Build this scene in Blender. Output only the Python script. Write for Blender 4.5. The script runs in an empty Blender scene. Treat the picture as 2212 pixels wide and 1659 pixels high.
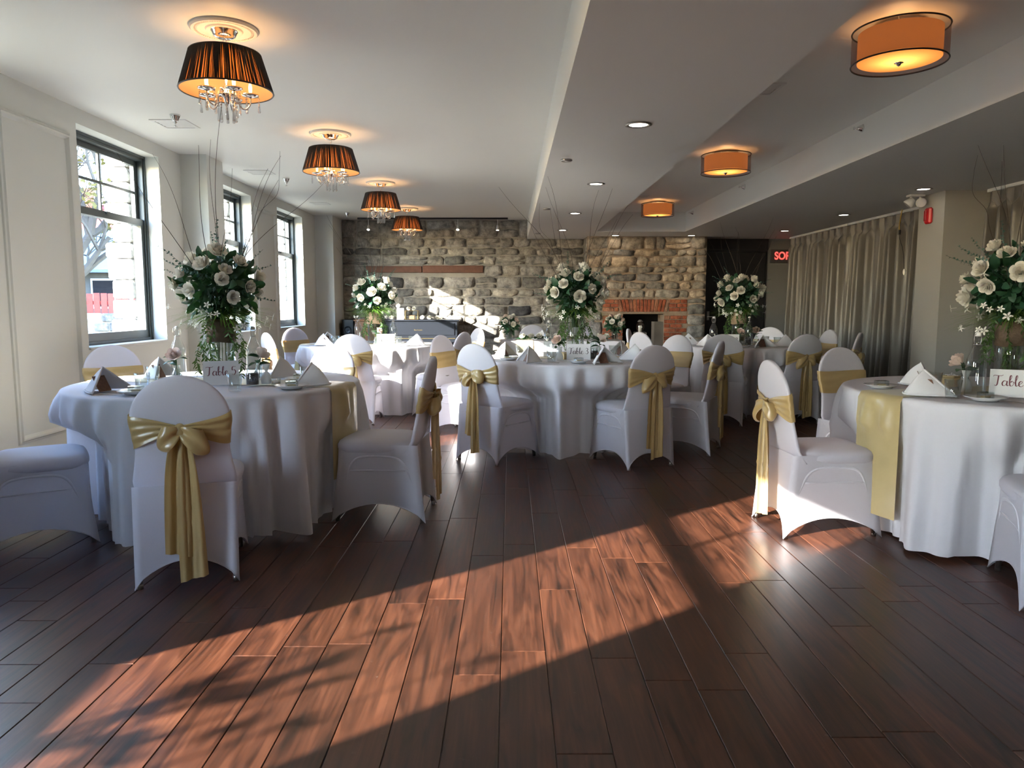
import bpy, math, random
from mathutils import Vector, Matrix

# ------------------------------------------------------------------ camera, sky, sun, exposure
SC = bpy.context.scene
COL = SC.collection
PI = math.pi
cam_d = bpy.data.cameras.new('camera')
cam = bpy.data.objects.new('camera', cam_d)
COL.objects.link(cam)
cam.location = (0, 0, 1.23)
cam.rotation_euler = (math.radians(90 - 6.153), 0, math.radians(-0.143))
cam_d.sensor_width = 36.0
cam_d.lens = 36.0 * 1600 / 2212
cam_d.clip_start = 0.05
cam_d.clip_end = 400
SC.camera = cam

SUN_EL = math.radians(19.9)
SUN_H = (0.794, 0.608)                       # horizontal travel direction of the sunlight
world = bpy.data.worlds.new('world')
SC.world = world
world.use_nodes = True
wn = world.node_tree
wn.nodes.clear()
w_out = wn.nodes.new('ShaderNodeOutputWorld')
w_bg = wn.nodes.new('ShaderNodeBackground')
w_sky = wn.nodes.new('ShaderNodeTexSky')
w_sky.sky_type = 'NISHITA'
w_sky.sun_disc = False
w_sky.sun_elevation = SUN_EL
w_sky.sun_rotation = math.atan2(-SUN_H[0], -SUN_H[1])
w_sky.air_density = 1.0
w_sky.dust_density = 0.4
w_sky.ozone_density = 3.0
w_bg.inputs['Strength'].default_value = 3.0
wn.links.new(w_sky.outputs[0], w_bg.inputs['Color'])
wn.links.new(w_bg.outputs[0], w_out.inputs['Surface'])

sun_d = bpy.data.lights.new('sun', 'SUN')
sun_d.energy = 34.0
sun_d.color = (1.0, 0.94, 0.85)
sun_d.angle = math.radians(0.53)
sun = bpy.data.objects.new('sun', sun_d)
COL.objects.link(sun)
sv = Vector((SUN_H[0] * math.cos(SUN_EL), SUN_H[1] * math.cos(SUN_EL), -math.sin(SUN_EL)))
sun.rotation_euler = sv.to_track_quat('-Z', 'Y').to_euler()
sun.location = (-12, -10, 8)

SC.view_settings.view_transform = 'Standard'
SC.view_settings.look = 'None'
SC.view_settings.gamma = 1.0
SC.view_settings.use_curve_mapping = False
SC.view_settings.exposure = 0.72
cy = SC.cycles
cy.use_denoising = True
try:
    cy.denoiser = 'OPENIMAGEDENOISE'
except Exception:
    pass
cy.max_bounces = 6
cy.diffuse_bounces = 4
cy.glossy_bounces = 3
cy.transmission_bounces = 4
cy.transparent_max_bounces = 12
cy.use_adaptive_sampling = False
cy.light_sampling_threshold = 0.03
cy.sample_clamp_indirect = 6.0
cy.caustics_reflective = True
cy.blur_glossy = 1.0
cy.caustics_refractive = False

# ------------------------------------------------------------------ helpers
R = random.Random(7)


class MB:
    """collects shapes, then builds ONE mesh"""
    def __init__(s):
        s.v = []; s.f = []; s.m = []; s.cur = 0

    def add(s, vs, fs):
        b = len(s.v)
        s.v += [tuple(p) for p in vs]
        for q in fs:
            s.f.append(tuple(b + i for i in q)); s.m.append(s.cur)
        return s

    def box(s, x0, x1, y0, y1, z0, z1):
        return s.add([(x0, y0, z0), (x1, y0, z0), (x1, y1, z0), (x0, y1, z0), (x0, y0, z1), (x1, y0, z1), (x1, y1, z1), (x0, y1, z1)],
                     [(3, 2, 1, 0), (4, 5, 6, 7), (0, 1, 5, 4), (1, 2, 6, 5), (2, 3, 7, 6), (3, 0, 4, 7)])

    def cbox(s, x0, x1, y0, y1, z0, z1, c=0.006):
        """box with chamfered edges"""
        vs = []; ids = {}
        X = (x0, x1); Y = (y0, y1); Z = (z0, z1)
        for i in (0, 1):
            for j in (0, 1):
                for k in (0, 1):
                    sx = c if i == 0 else -c; sy = c if j == 0 else -c; sz = c if k == 0 else -c
                    for a, p in enumerate(((X[i], Y[j] + sy, Z[k] + sz), (X[i] + sx, Y[j], Z[k] + sz), (X[i] + sx, Y[j] + sy, Z[k]))):
                        ids[(i, j, k, a)] = len(vs); vs.append(p)
        F = []
        cc = [(0, 0), (1, 0), (1, 1), (0, 1)]
        F.append([ids[(0, j, k, 0)] for j, k in cc][::-1]); F.append([ids[(1, j, k, 0)] for j, k in cc])
        F.append([ids[(i, 0, k, 1)] for i, k in cc]); F.append([ids[(i, 1, k, 1)] for i, k in cc][::-1])
        F.append([ids[(i, j, 0, 2)] for i, j in cc][::-1]); F.append([ids[(i, j, 1, 2)] for i, j in cc])
        for j in (0, 1):
            for k in (0, 1):
                q = [ids[(0, j, k, 1)], ids[(1, j, k, 1)], ids[(1, j, k, 2)], ids[(0, j, k, 2)]]
                F.append(q if (j + k) % 2 == 1 else q[::-1])
        for i in (0, 1):
            for k in (0, 1):
                q = [ids[(i, 0, k, 0)], ids[(i, 1, k, 0)], ids[(i, 1, k, 2)], ids[(i, 0, k, 2)]]
                F.append(q if (i + k) % 2 == 0 else q[::-1])
        for i in (0, 1):
            for j in (0, 1):
                q = [ids[(i, j, 0, 0)], ids[(i, j, 1, 0)], ids[(i, j, 1, 1)], ids[(i, j, 0, 1)]]
                F.append(q if (i + j) % 2 == 1 else q[::-1])
        for i in (0, 1):
            for j in (0, 1):
                for k in (0, 1):
                    q = [ids[(i, j, k, 0)], ids[(i, j, k, 1)], ids[(i, j, k, 2)]]
                    F.append(q if (i + j + k) % 2 == 1 else q[::-1])
        return s.add(vs, F)

    def loft(s, rings, closed=True, cap0=False, cap1=False):
        n = len(rings[0]); vs = [p for r in rings for p in r]; fs = []
        for i in range(len(rings) - 1):
            for j in range(n if closed else n - 1):
                k = (j + 1) % n
                fs.append((i * n + j, i * n + k, (i + 1) * n + k, (i + 1) * n + j))
        if cap0: fs.append(tuple(range(n))[::-1])
        if cap1: fs.append(tuple((len(rings) - 1) * n + j for j in range(n)))
        return s.add(vs, fs)

    def lathe(s, prof, n=24, c=(0, 0, 0), cap0=False, cap1=False):
        rings = [[(c[0] + r * math.cos(2 * PI * j / n), c[1] + r * math.sin(2 * PI * j / n), c[2] + z) for j in range(n)] for r, z in prof]
        return s.loft(rings, True, cap0, cap1)

    def tube(s, pts, r, n=6, cap=True, close=False):
        pts = [Vector(p) for p in pts]; rings = []
        m = len(pts); prev = None
        for i, p in enumerate(pts):
            if close:
                t = pts[(i + 1) % m] - pts[(i - 1) % m]
            else:
                t = pts[min(i + 1, m - 1)] - pts[max(i - 1, 0)]
            if t.length < 1e-9: t = Vector((0, 0, 1))
            t.normalize()
            if prev is None:
                u = t.cross(Vector((0, 0, 1)))
                if u.length < 0.05: u = t.cross(Vector((1, 0, 0)))
            else:
                u = prev - t * prev.dot(t)
                if u.length < 1e-6: u = t.cross(Vector((1, 0, 0)))
            u.normalize(); prev = u; w = t.cross(u)
            rr = r[i] if isinstance(r, (list, tuple)) else r
            rings.append([p + (u * math.cos(2 * PI * j / n) + w * math.sin(2 * PI * j / n)) * rr for j in range(n)])
        if close: rings.append(rings[0])
        return s.loft(rings, True, cap and not close, cap and not close)

    def grid(s, fn, nu, nv):
        vs = [fn(i / nu, j / nv) for j in range(nv + 1) for i in range(nu + 1)]
        fs = [(j * (nu + 1) + i, j * (nu + 1) + i + 1, (j + 1) * (nu + 1) + i + 1, (j + 1) * (nu + 1) + i) for j in range(nv) for i in range(nu)]
        return s.add(vs, fs)

    def ball(s, c, rx, ry, rz, n=12, m=7):
        rings = []
        for i in range(m + 1):
            a = -PI / 2 + PI * i / m
            q = max(math.cos(a), 0.02)
            rings.append([(c[0] + rx * q * math.cos(2 * PI * j / n), c[1] + ry * q * math.sin(2 * PI * j / n), c[2] + rz * math.sin(a)) for j in range(n)])
        return s.loft(rings, True, True, True)

    def xf(s, M, start=0):
        s.v[start:] = [tuple(M @ Vector(p)) for p in s.v[start:]]
        return s

    def mesh(s, name, mats, smooth=False):
        me = bpy.data.meshes.new(name)
        me.from_pydata(s.v, [], s.f)
        if not isinstance(mats, (list, tuple)): mats = [mats]
        for m in mats: me.materials.append(m)
        if len(mats) > 1:
            me.polygons.foreach_set('material_index', s.m)
        if smooth:
            me.polygons.foreach_set('use_smooth', [True] * len(me.polygons))
        me.update()
        return me

    def build(s, name, mats, parent=None, smooth=False, loc=(0, 0, 0), rot=(0, 0, 0)):
        return ob(name, s.mesh(name, mats, smooth), parent, loc, rot)


def ob(name, data, parent=None, loc=(0, 0, 0), rot=(0, 0, 0), scale=None):
    o = bpy.data.objects.new(name, data)
    COL.objects.link(o)
    o.location = loc; o.rotation_euler = rot
    if scale is not None:
        o.scale = (scale, scale, scale) if isinstance(scale, (int, float)) else scale
    if parent: o.parent = parent
    return o


def tag(o, label=None, cat=None, group=None, kind=None):
    if label: o['label'] = label
    if cat: o['category'] = cat
    if group: o['group'] = group
    if kind: o['kind'] = kind
    return o


def thing(name, label, cat, loc=(0, 0, 0), rz=0, group=None):
    return tag(ob(name, None, None, loc, (0, 0, rz)), label, cat, group)


def struct(o):
    o['kind'] = 'structure'
    return o


def catmull(P, n=6):
    P = [Vector(p) for p in P]; out = []
    Q = [P[0] * 2 - P[1]] + P + [P[-1] * 2 - P[-2]]
    for i in range(1, len(Q) - 2):
        a, b, c, d = Q[i - 1], Q[i], Q[i + 1], Q[i + 2]
        for k in range(n):
            t = k / n
            out.append(0.5 * ((2 * b) + (c - a) * t + (2 * a - 5 * b + 4 * c - d) * t * t + (3 * b - a - 3 * c + d) * t ** 3))
    out.append(P[-1])
    return out


# ------------------------------------------------------------------ materials
MATS = {}


def mat(name, col, rough=0.5, metal=0.0, var=0.08, vscale=6.0, bump=0.0, bscale=60.0, spec=0.5, transl=0.0, tcol=None,
        emit=None, estr=0.0, sheen=0.0, coat=0.0, objvar=0.0, alpha=1.0):
    m = bpy.data.materials.new(name); m.use_nodes = True
    nt = m.node_tree; N = nt.nodes; L = nt.links
    p = N['Principled BSDF']; out = N['Material Output']
    tc = N.new('ShaderNodeTexCoord')
    nz = N.new('ShaderNodeTexNoise'); nz.inputs['Scale'].default_value = vscale; nz.inputs['Detail'].default_value = 1.5
    L.new(tc.outputs['Object'], nz.inputs['Vector'])
    mx = N.new('ShaderNodeMix'); mx.data_type = 'RGBA'
    mx.inputs[6].default_value = (*[max(0, c * (1 - var)) for c in col], 1)
    mx.inputs[7].default_value = (*[min(1, c * (1 + var)) for c in col], 1)
    L.new(nz.outputs['Fac'], mx.inputs[0])
    cout = mx.outputs[2]
    if objvar:
        oi = N.new('ShaderNodeObjectInfo'); hs = N.new('ShaderNodeHueSaturation')
        mr = N.new('ShaderNodeMapRange'); mr.inputs[3].default_value = 1 - objvar; mr.inputs[4].default_value = 1 + objvar
        L.new(oi.outputs['Random'], mr.inputs[0]); L.new(mr.outputs[0], hs.inputs['Value']); L.new(cout, hs.inputs['Color'])
        cout = hs.outputs[0]
    L.new(cout, p.inputs['Base Color'])
    p.inputs['Roughness'].default_value = rough
    p.inputs['Metallic'].default_value = metal
    p.inputs['Specular IOR Level'].default_value = spec
    p.inputs['Alpha'].default_value = alpha
    if sheen: p.inputs['Sheen Weight'].default_value = sheen
    if coat: p.inputs['Coat Weight'].default_value = coat
    if emit:
        p.inputs['Emission Color'].default_value = (*emit, 1); p.inputs['Emission Strength'].default_value = estr
    if bump:
        b = N.new('ShaderNodeBump'); b.inputs['Strength'].default_value = bump; b.inputs['Distance'].default_value = 0.01
        n2 = N.new('ShaderNodeTexNoise'); n2.inputs['Scale'].default_value = bscale; n2.inputs['Detail'].default_value = 2
        L.new(tc.outputs['Object'], n2.inputs['Vector']); L.new(n2.outputs['Fac'], b.inputs['Height']); L.new(b.outputs[0], p.inputs['Normal'])
    if transl:
        t = N.new('ShaderNodeBsdfTranslucent'); ms = N.new('ShaderNodeMixShader'); ms.inputs[0].default_value = transl
        if tcol: t.inputs['Color'].default_value = (*tcol, 1)
        else: L.new(cout, t.inputs['Color'])
        L.new(p.outputs[0], ms.inputs[1]); L.new(t.outputs[0], ms.inputs[2]); L.new(ms.outputs[0], out.inputs['Surface'])
    MATS[name] = m
    return m


def thin_glass(name, tint=(0.97, 0.99, 0.985), refl=0.06, rough=0.0):
    m = bpy.data.materials.new(name); m.use_nodes = True
    nt = m.node_tree; N = nt.nodes; L = nt.links; N.clear()
    out = N.new('ShaderNodeOutputMaterial')
    tr = N.new('ShaderNodeBsdfTransparent'); gl = N.new('ShaderNodeBsdfGlossy'); ms = N.new('ShaderNodeMixShader')
    lw = N.new('ShaderNodeLayerWeight'); lw.inputs['Blend'].default_value = 0.5
    fr = N.new('ShaderNodeMath'); fr.operation = 'POWER'; fr.inputs[1].default_value = 3.5; L.new(lw.outputs['Facing'], fr.inputs[0])
    nz = N.new('ShaderNodeTexNoise'); nz.inputs['Scale'].default_value = 3
    mx = N.new('ShaderNodeMix'); mx.data_type = 'RGBA'
    mx.inputs[6].default_value = (*tint, 1); mx.inputs[7].default_value = (*[min(1, c * 1.01) for c in tint], 1)
    L.new(nz.outputs['Fac'], mx.inputs[0]); L.new(mx.outputs[2], tr.inputs['Color'])
    ad = N.new('ShaderNodeMath'); ad.operation = 'MULTIPLY_ADD'; ad.inputs[1].default_value = 0.75; ad.inputs[2].default_value = refl * 0.5
    ad.use_clamp = True
    L.new(fr.outputs[0], ad.inputs[0])
    gl.inputs['Roughness'].default_value = rough
    L.new(ad.outputs[0], ms.inputs[0]); L.new(tr.outputs[0], ms.inputs[1]); L.new(gl.outputs[0], ms.inputs[2]); L.new(ms.outputs[0], out.inputs['Surface'])
    MATS[name] = m
    return m


def emitter(name, col, strength):
    return mat(name, (0.8, 0.8, 0.8), 0.4, emit=col, estr=strength, var=0.02)


M_wall = mat('wall_paint', (0.675, 0.685, 0.645), 0.75, var=0.02, vscale=2)
M_wallr = mat('dimmed_greige_wall', (0.36, 0.35, 0.32), 0.75, var=0.02, vscale=2)  # light falloff on the right side is put into this base colour
M_walld = mat('dimmed_dark_grey_wall', (0.13, 0.13, 0.125), 0.75, var=0.03, vscale=2)  # darker still, with the light falloff of the far right end in the colour
M_ceil = mat('ceiling_paint', (0.80, 0.80, 0.76), 0.55, var=0.015, vscale=1.5)
M_frame = mat('window_frame_paint', (0.060, 0.072, 0.072), 0.4, var=0.1, vscale=8)
M_pane = thin_glass('window_pane_glass', (0.96, 0.985, 0.985), 0.04)
M_glass = thin_glass('clear_glass', (0.925, 0.95, 0.948), 0.20)
M_water = thin_glass('water', (0.97, 0.985, 0.985), 0.02)
M_cover = mat('white_spandex', (0.81, 0.79, 0.845), 0.62, var=0.03, vscale=5, sheen=0.15, transl=0.36, tcol=(0.82, 0.80, 0.85))
M_cloth = mat('white_table_linen', (0.80, 0.785, 0.82), 0.75, var=0.03, vscale=5, transl=0.22, tcol=(0.82, 0.80, 0.78))
M_ridge = mat('white_spandex_over_frame', (0.72, 0.705, 0.755), 0.62, var=0.03, vscale=5, sheen=0.15)
M_napkin = mat('white_napkin_linen', (0.82, 0.82, 0.84), 0.8, var=0.03, vscale=20, transl=0.12)
M_gold = mat('gold_satin', (0.46, 0.335, 0.135), 0.30, var=0.15, vscale=10, sheen=0.25, transl=0.18, tcol=(0.85, 0.48, 0.12), bump=0.25, bscale=28, spec=0.8)
M_runner = mat('pale_gold_satin', (0.50, 0.40, 0.19), 0.30, var=0.2, vscale=8, sheen=0.25, transl=0.12, tcol=(0.8, 0.6, 0.25), bump=0.35, bscale=14, spec=0.8)
M_chrome = mat('chrome', (0.80, 0.80, 0.80), 0.12, 1.0, var=0.05)
M_black = mat('black_satin_paint', (0.012, 0.012, 0.014), 0.35, var=0.15)
M_blackgl = mat('black_piano_lacquer', (0.010, 0.012, 0.017), 0.32, var=0.1)
M_white = mat('white_plastic', (0.72, 0.72, 0.70), 0.45, var=0.03)
M_china = mat('white_china', (0.80, 0.80, 0.80), 0.18, var=0.02, coat=0.4)
M_red = mat('red_plastic', (0.50, 0.012, 0.02), 0.3, var=0.06)
M_brass = mat('brass', (0.70, 0.52, 0.24), 0.28, 1.0, var=0.08)
M_rose = mat('ivory_rose_petals', (0.82, 0.79, 0.70), 0.6, var=0.06, vscale=30, transl=0.22, tcol=(0.85, 0.82, 0.72))
M_blush = mat('blush_rose_petals', (0.78, 0.62, 0.54), 0.6, var=0.06, vscale=30, transl=0.2)
M_jas = mat('white_jasmine_petals', (0.86, 0.86, 0.80), 0.6, var=0.04, vscale=30, transl=0.25)
M_leaf = mat('dark_rose_leaf', (0.022, 0.075, 0.038), 0.45, var=0.35, vscale=14, transl=0.15, tcol=(0.05, 0.16, 0.03), objvar=0.3)
M_euca = mat('blue_green_eucalyptus', (0.06, 0.13, 0.105), 0.55, var=0.3, vscale=20, transl=0.12)
M_grass = mat('bright_green_grass', (0.10, 0.22, 0.03), 0.5, var=0.5, vscale=8, transl=0.25, tcol=(0.20, 0.34, 0.03))
M_vine = mat('olive_green_vine', (0.055, 0.12, 0.03), 0.5, var=0.4, vscale=14, transl=0.2, tcol=(0.14, 0.24, 0.03))
M_twig = mat('dry_brown_twig', (0.045, 0.032, 0.024), 0.7, var=0.3, vscale=30)
M_bark = mat('birch_bark_wrap', (0.10, 0.068, 0.045), 0.85, var=0.45, vscale=18, bump=0.5, bscale=40)
M_barkl = mat('pale_bark_wrap', (0.34, 0.25, 0.17), 0.85, var=0.3, vscale=18, bump=0.5, bscale=40)
M_card = mat('white_card', (0.74, 0.73, 0.73), 0.7, var=0.02)
M_ink = mat('burgundy_ink', (0.16, 0.035, 0.05), 0.45, var=0.1)
M_inkd = mat('charcoal_ink', (0.05, 0.03, 0.04), 0.45, var=0.1)
M_menu = mat('brown_menu_card', (0.17, 0.085, 0.055), 0.6, var=0.5, vscale=60)
M_beans = mat('dark_roast_beans', (0.018, 0.012, 0.010), 0.45, var=0.5, vscale=90, bump=0.8, bscale=120)
M_kraft = mat('kraft_box', (0.46, 0.36, 0.20), 0.7, var=0.1)
M_wax = mat('tealight_wax', (0.75, 0.70, 0.60), 0.5, var=0.05)
M_steel = mat('brushed_steel', (0.42, 0.40, 0.38), 0.28, 1.0, var=0.08)
M_curt = mat('taupe_curtain_satin', (0.118, 0.108, 0.094), 0.38, var=0.12, vscale=5, sheen=0.3, bump=0.04, bscale=200, transl=0.06)
M_organza = mat('white_organza', (0.78, 0.78, 0.76), 0.6, var=0.05, transl=0.4, alpha=0.75)
M_mort = mat('lime_mortar', (0.27, 0.25, 0.215), 0.95, var=0.25, vscale=9, bump=0.6, bscale=40)
M_mortw = mat('warm_lime_mortar', (0.27, 0.205, 0.15), 0.95, var=0.25, vscale=9, bump=0.6, bscale=40)
M_beam = mat('old_red_brown_timber', (0.12, 0.05, 0.03), 0.7, var=0.4, vscale=10, bump=0.4, bscale=30)
M_soot = mat('sooty_firebox', (0.010, 0.009, 0.008), 0.95, var=0.3)
M_cement = mat('grey_cement_jamb', (0.17, 0.145, 0.12), 0.9, var=0.2, bump=0.3)


def stone_mat(name, stops, ow=0.16):
    m = bpy.data.materials.new(name); m.use_nodes = True
    nt = m.node_tree; N = nt.nodes; L = nt.links; p = N['Principled BSDF']
    oi = N.new('ShaderNodeObjectInfo'); cr = N.new('ShaderNodeValToRGB')
    e = cr.color_ramp.elements
    while len(e) < len(stops): e.new(0.5)
    for el, (pos, c) in zip(e, stops):
        el.position = pos; el.color = (*c, 1)
    L.new(oi.outputs['Random'], cr.inputs[0])
    geo = N.new('ShaderNodeTexCoord')
    ad = N.new('ShaderNodeVectorMath'); ad.operation = 'ADD'
    L.new(geo.outputs['Object'], ad.inputs[0]); L.new(oi.outputs['Location'], ad.inputs[1])
    nz = N.new('ShaderNodeTexNoise'); nz.inputs['Scale'].default_value = 9; nz.inputs['Detail'].default_value = 6; nz.inputs['Roughness'].default_value = 0.7
    L.new(ad.outputs[0], nz.inputs['Vector'])
    c2 = N.new('ShaderNodeValToRGB'); c2.color_ramp.elements[0].position = 0.36; c2.color_ramp.elements[1].position = 0.68
    c2.color_ramp.elements[0].color = (0.42, 0.42, 0.44, 1); c2.color_ramp.elements[1].color = (1.45, 1.42, 1.36, 1)
    L.new(nz.outputs['Fac'], c2.inputs[0])
    mx = N.new('ShaderNodeMix'); mx.data_type = 'RGBA'; mx.blend_type = 'MULTIPLY'; mx.inputs[0].default_value = 0.9
    L.new(cr.outputs[0], mx.inputs[6]); L.new(c2.outputs[0], mx.inputs[7]); L.new(mx.outputs[2], p.inputs['Base Color'])
    p.inputs['Roughness'].default_value = 0.92; p.inputs['Specular IOR Level'].default_value = 0.25
    b = N.new('ShaderNodeBump'); b.inputs['Strength'].default_value = 0.7; b.inputs['Distance'].default_value = 0.02
    n2 = N.new('ShaderNodeTexNoise'); n2.inputs['Scale'].default_value = 22; n2.inputs['Detail'].default_value = 4
    L.new(ad.outputs[0], n2.inputs['Vector']); L.new(n2.outputs['Fac'], b.inputs['Height']); L.new(b.outputs[0], p.inputs['Normal'])
    return m


M_stone = stone_mat('grey_rubble_stone', [(0.0, (0.07, 0.072, 0.078)), (0.10, (0.16, 0.155, 0.145)), (0.3, (0.24, 0.225, 0.20)), (0.6, (0.33, 0.305, 0.265)), (0.85, (0.28, 0.27, 0.255)), (1.0, (0.42, 0.385, 0.33))])
M_stonew = stone_mat('warm_rubble_stone', [(0.0, (0.16, 0.15, 0.145)), (0.2, (0.27, 0.24, 0.20)), (0.5, (0.36, 0.30, 0.235)), (0.75, (0.30, 0.27, 0.23)), (1.0, (0.42, 0.33, 0.24))])
M_jamb = stone_mat('pale_limestone', [(0.0, (0.50, 0.49, 0.46)), (0.5, (0.62, 0.60, 0.56)), (1.0, (0.72, 0.70, 0.66))])
M_brick = stone_mat('red_brick', [(0.0, (0.26, 0.075, 0.04)), (0.4, (0.36, 0.10, 0.05)), (0.7, (0.30, 0.13, 0.08)), (0.9, (0.42, 0.15, 0.07)), (1.0, (0.30, 0.20, 0.15))])


def wood_floor(name):
    m = bpy.data.materials.new(name); m.use_nodes = True
    nt = m.node_tree; N = nt.nodes; L = nt.links; p = N['Principled BSDF']
    tc = N.new('ShaderNodeTexCoord'); oi = N.new('ShaderNodeObjectInfo'); ge = N.new('ShaderNodeNewGeometry')
    rs = N.new('ShaderNodeMath'); rs.operation = 'ADD'
    L.new(oi.outputs['Random'], rs.inputs[0]); L.new(ge.outputs['Random Per Island'], rs.inputs[1])
    fr = N.new('ShaderNodeMath'); fr.operation = 'FRACT'; L.new(rs.outputs[0], fr.inputs[0])
    sc = N.new('ShaderNodeVectorMath'); sc.operation = 'SCALE'; L.new(rs.outputs[0], sc.inputs['Scale']); sc.inputs[0].default_value = (37.0, 91.0, 13.0)
    ad = N.new('ShaderNodeVectorMath'); ad.operation = 'ADD'; L.new(tc.outputs['Object'], ad.inputs[0]); L.new(sc.outputs[0], ad.inputs[1])
    mp = N.new('ShaderNodeMapping'); mp.inputs['Scale'].default_value = (9, 1.1, 1); L.new(ad.outputs[0], mp.inputs['Vector'])
    n1 = N.new('ShaderNodeTexNoise'); n1.inputs['Scale'].default_value = 1.6; n1.inputs['Detail'].default_value = 5; n1.inputs['Distortion'].default_value = 1.8
    L.new(mp.outputs[0], n1.inputs['Vector'])
    mp2 = N.new('ShaderNodeMapping'); mp2.inputs['Scale'].default_value = (70, 2.5, 1); L.new(ad.outputs[0], mp2.inputs['Vector'])
    n2 = N.new('ShaderNodeTexNoise'); n2.inputs['Scale'].default_value = 1.2; n2.inputs['Detail'].default_value = 4
    L.new(mp2.outputs[0], n2.inputs['Vector'])
    cr = N.new('ShaderNodeValToRGB'); e = cr.color_ramp.elements
    for _ in range(2): e.new(0.5)
    for el, (pos, c) in zip(e, [(0.30, (0.012, 0.005, 0.003)), (0.42, (0.042, 0.0145, 0.0075)), (0.55, (0.066, 0.0225, 0.0112)), (0.75, (0.098, 0.036, 0.018))]):
        el.position = pos; el.color = (*c, 1)
    L.new(n1.outputs['Fac'], cr.inputs[0])
    m2 = N.new('ShaderNodeMapRange'); m2.inputs[1].default_value = 0.3; m2.inputs[2].default_value = 0.7; m2.inputs[3].default_value = 0.7; m2.inputs[4].default_value = 1.25
    L.new(n2.outputs['Fac'], m2.inputs[0])
    m3 = N.new('ShaderNodeMapRange'); m3.inputs[3].default_value = 0.72; m3.inputs[4].default_value = 1.25; L.new(fr.outputs[0], m3.inputs[0])
    mu = N.new('ShaderNodeMath'); mu.operation = 'MULTIPLY'; L.new(m2.outputs[0], mu.inputs[0]); L.new(m3.outputs[0], mu.inputs[1])
    hs = N.new('ShaderNodeHueSaturation'); L.new(cr.outputs[0], hs.inputs['Color']); L.new(mu.outputs[0], hs.inputs['Value'])
    # dusty scuffs
    n3 = N.new('ShaderNodeTexNoise'); n3.inputs['Scale'].default_value = 26; n3.inputs['Detail'].default_value = 5; n3.inputs['Roughness'].default_value = 0.75
    L.new(ad.outputs[0], n3.inputs['Vector'])
    c3 = N.new('ShaderNodeValToRGB'); c3.color_ramp.elements[0].position = 0.66; c3.color_ramp.elements[1].position = 0.80
    c3.color_ramp.elements[1].color = (0.35, 0.35, 0.35, 1)
    L.new(n3.outputs['Fac'], c3.inputs[0])
    mx = N.new('ShaderNodeMix'); mx.data_type = 'RGBA'; mx.inputs[7].default_value = (0.30, 0.26, 0.22, 1)
    L.new(c3.outputs[0], mx.inputs[0]); L.new(hs.outputs[0], mx.inputs[6]); L.new(mx.outputs[2], p.inputs['Base Color'])
    r = N.new('ShaderNodeMapRange'); r.inputs[3].default_value = 0.27; r.inputs[4].default_value = 0.42; L.new(n1.outputs['Fac'], r.inputs[0]); L.new(r.outputs[0], p.inputs['Roughness'])
    b = N.new('ShaderNodeBump'); b.inputs['Strength'].default_value = 0.08; b.inputs['Distance'].default_value = 0.004
    L.new(n2.outputs['Fac'], b.inputs['Height']); L.new(b.outputs[0], p.inputs['Normal'])
    return m


M_floor = wood_floor('dark_walnut_plank')
M_grout = mat('pale_grey_grout', (0.20, 0.18, 0.16), 0.9, var=0.15)

# ------------------------------------------------------------------ room shell
XL, XR, YB, YN = -3.35, 5.2, 13.6, -4.6
ZC, ZS = 2.74, 2.40
WIN = [(-4.05, -2.75), (-0.45, 0.90), (3.58, 4.80), (5.90, 7.25), (8.45, 9.78), (10.85, 12.15)]
SILL, HEAD = 0.87, 2.62

fl = MB(); fl.box(XL - 0.4, XR + 0.2, YN - 0.2, YB + 0.2, -0.20, -0.004)
floor = struct(fl.build('floor', M_grout))

# planks: nearest 300 as own objects, rest as one part
PW, PL = 0.158, 1.18
plank_cache = {}


def plank_mesh(L_):
    k = round(L_, 2)
    if k not in plank_cache:
        mb = MB(); g = 0.0011; h = k / 2 - g; w = PW / 2 - g; c = 0.002
        mb.loft([[(-w, -h, -0.012), (w, -h, -0.012), (w, h, -0.012), (-w, h, -0.012)],
                 [(-w, -h, -c), (w, -h, -c), (w, h, -c), (-w, h, -c)],
                 [(-w + c, -h + c, 0), (w - c, -h + c, 0), (w - c, h - c, 0), (-w + c, h - c, 0)]], True, False, True)
        plank_cache[k] = mb.mesh('plank', M_floor)
    return plank_cache[k]


planks = []
ncol = int((XR - XL) / PW) + 1
prng = random.Random(11)
for i in range(ncol):
    x = XL + PW * (i + 0.5)
    if x + PW / 2 > XR + 0.1: break
    y = -1.0 - prng.random() * PL
    while y < YB:
        y1 = min(y + PL, YB)
        if y1 - y > 0.1: planks.append((x, (y + y1) / 2, y1 - y))
        y += PL


def vis(p):
    x, y, _ = p
    if y < 0.9: return 1e3 + abs(x) - y
    inside = abs(x) < 0.74 * (y + 0.9) + 0.3
    return math.hypot(x, y) if inside else 500 + math.hypot(x, y)


planks.sort(key=vis)
for x, y, L_ in planks[:300]:
    ob('plank', plank_mesh(L_), floor, (x, y, 0))
rest = MB()
for x, y, L_ in planks[300:]:
    g = 0.0011; w = PW / 2 - g; h = L_ / 2 - g; c = 0.002
    rest.loft([[(x - w, y - h, -0.012), (x + w, y - h, -0.012), (x + w, y + h, -0.012), (x - w, y + h, -0.012)],
               [(x - w, y - h, -c), (x + w, y - h, -c), (x + w, y + h, -c), (x - w, y + h, -c)],
               [(x - w + c, y - h + c, 0), (x + w - c, y - h + c, 0), (x + w - c, y + h - c, 0), (x - w + c, y + h - c, 0)]], True, False, True)
tag(rest.build('planks_beyond', M_floor, floor), kind='stuff')

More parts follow.
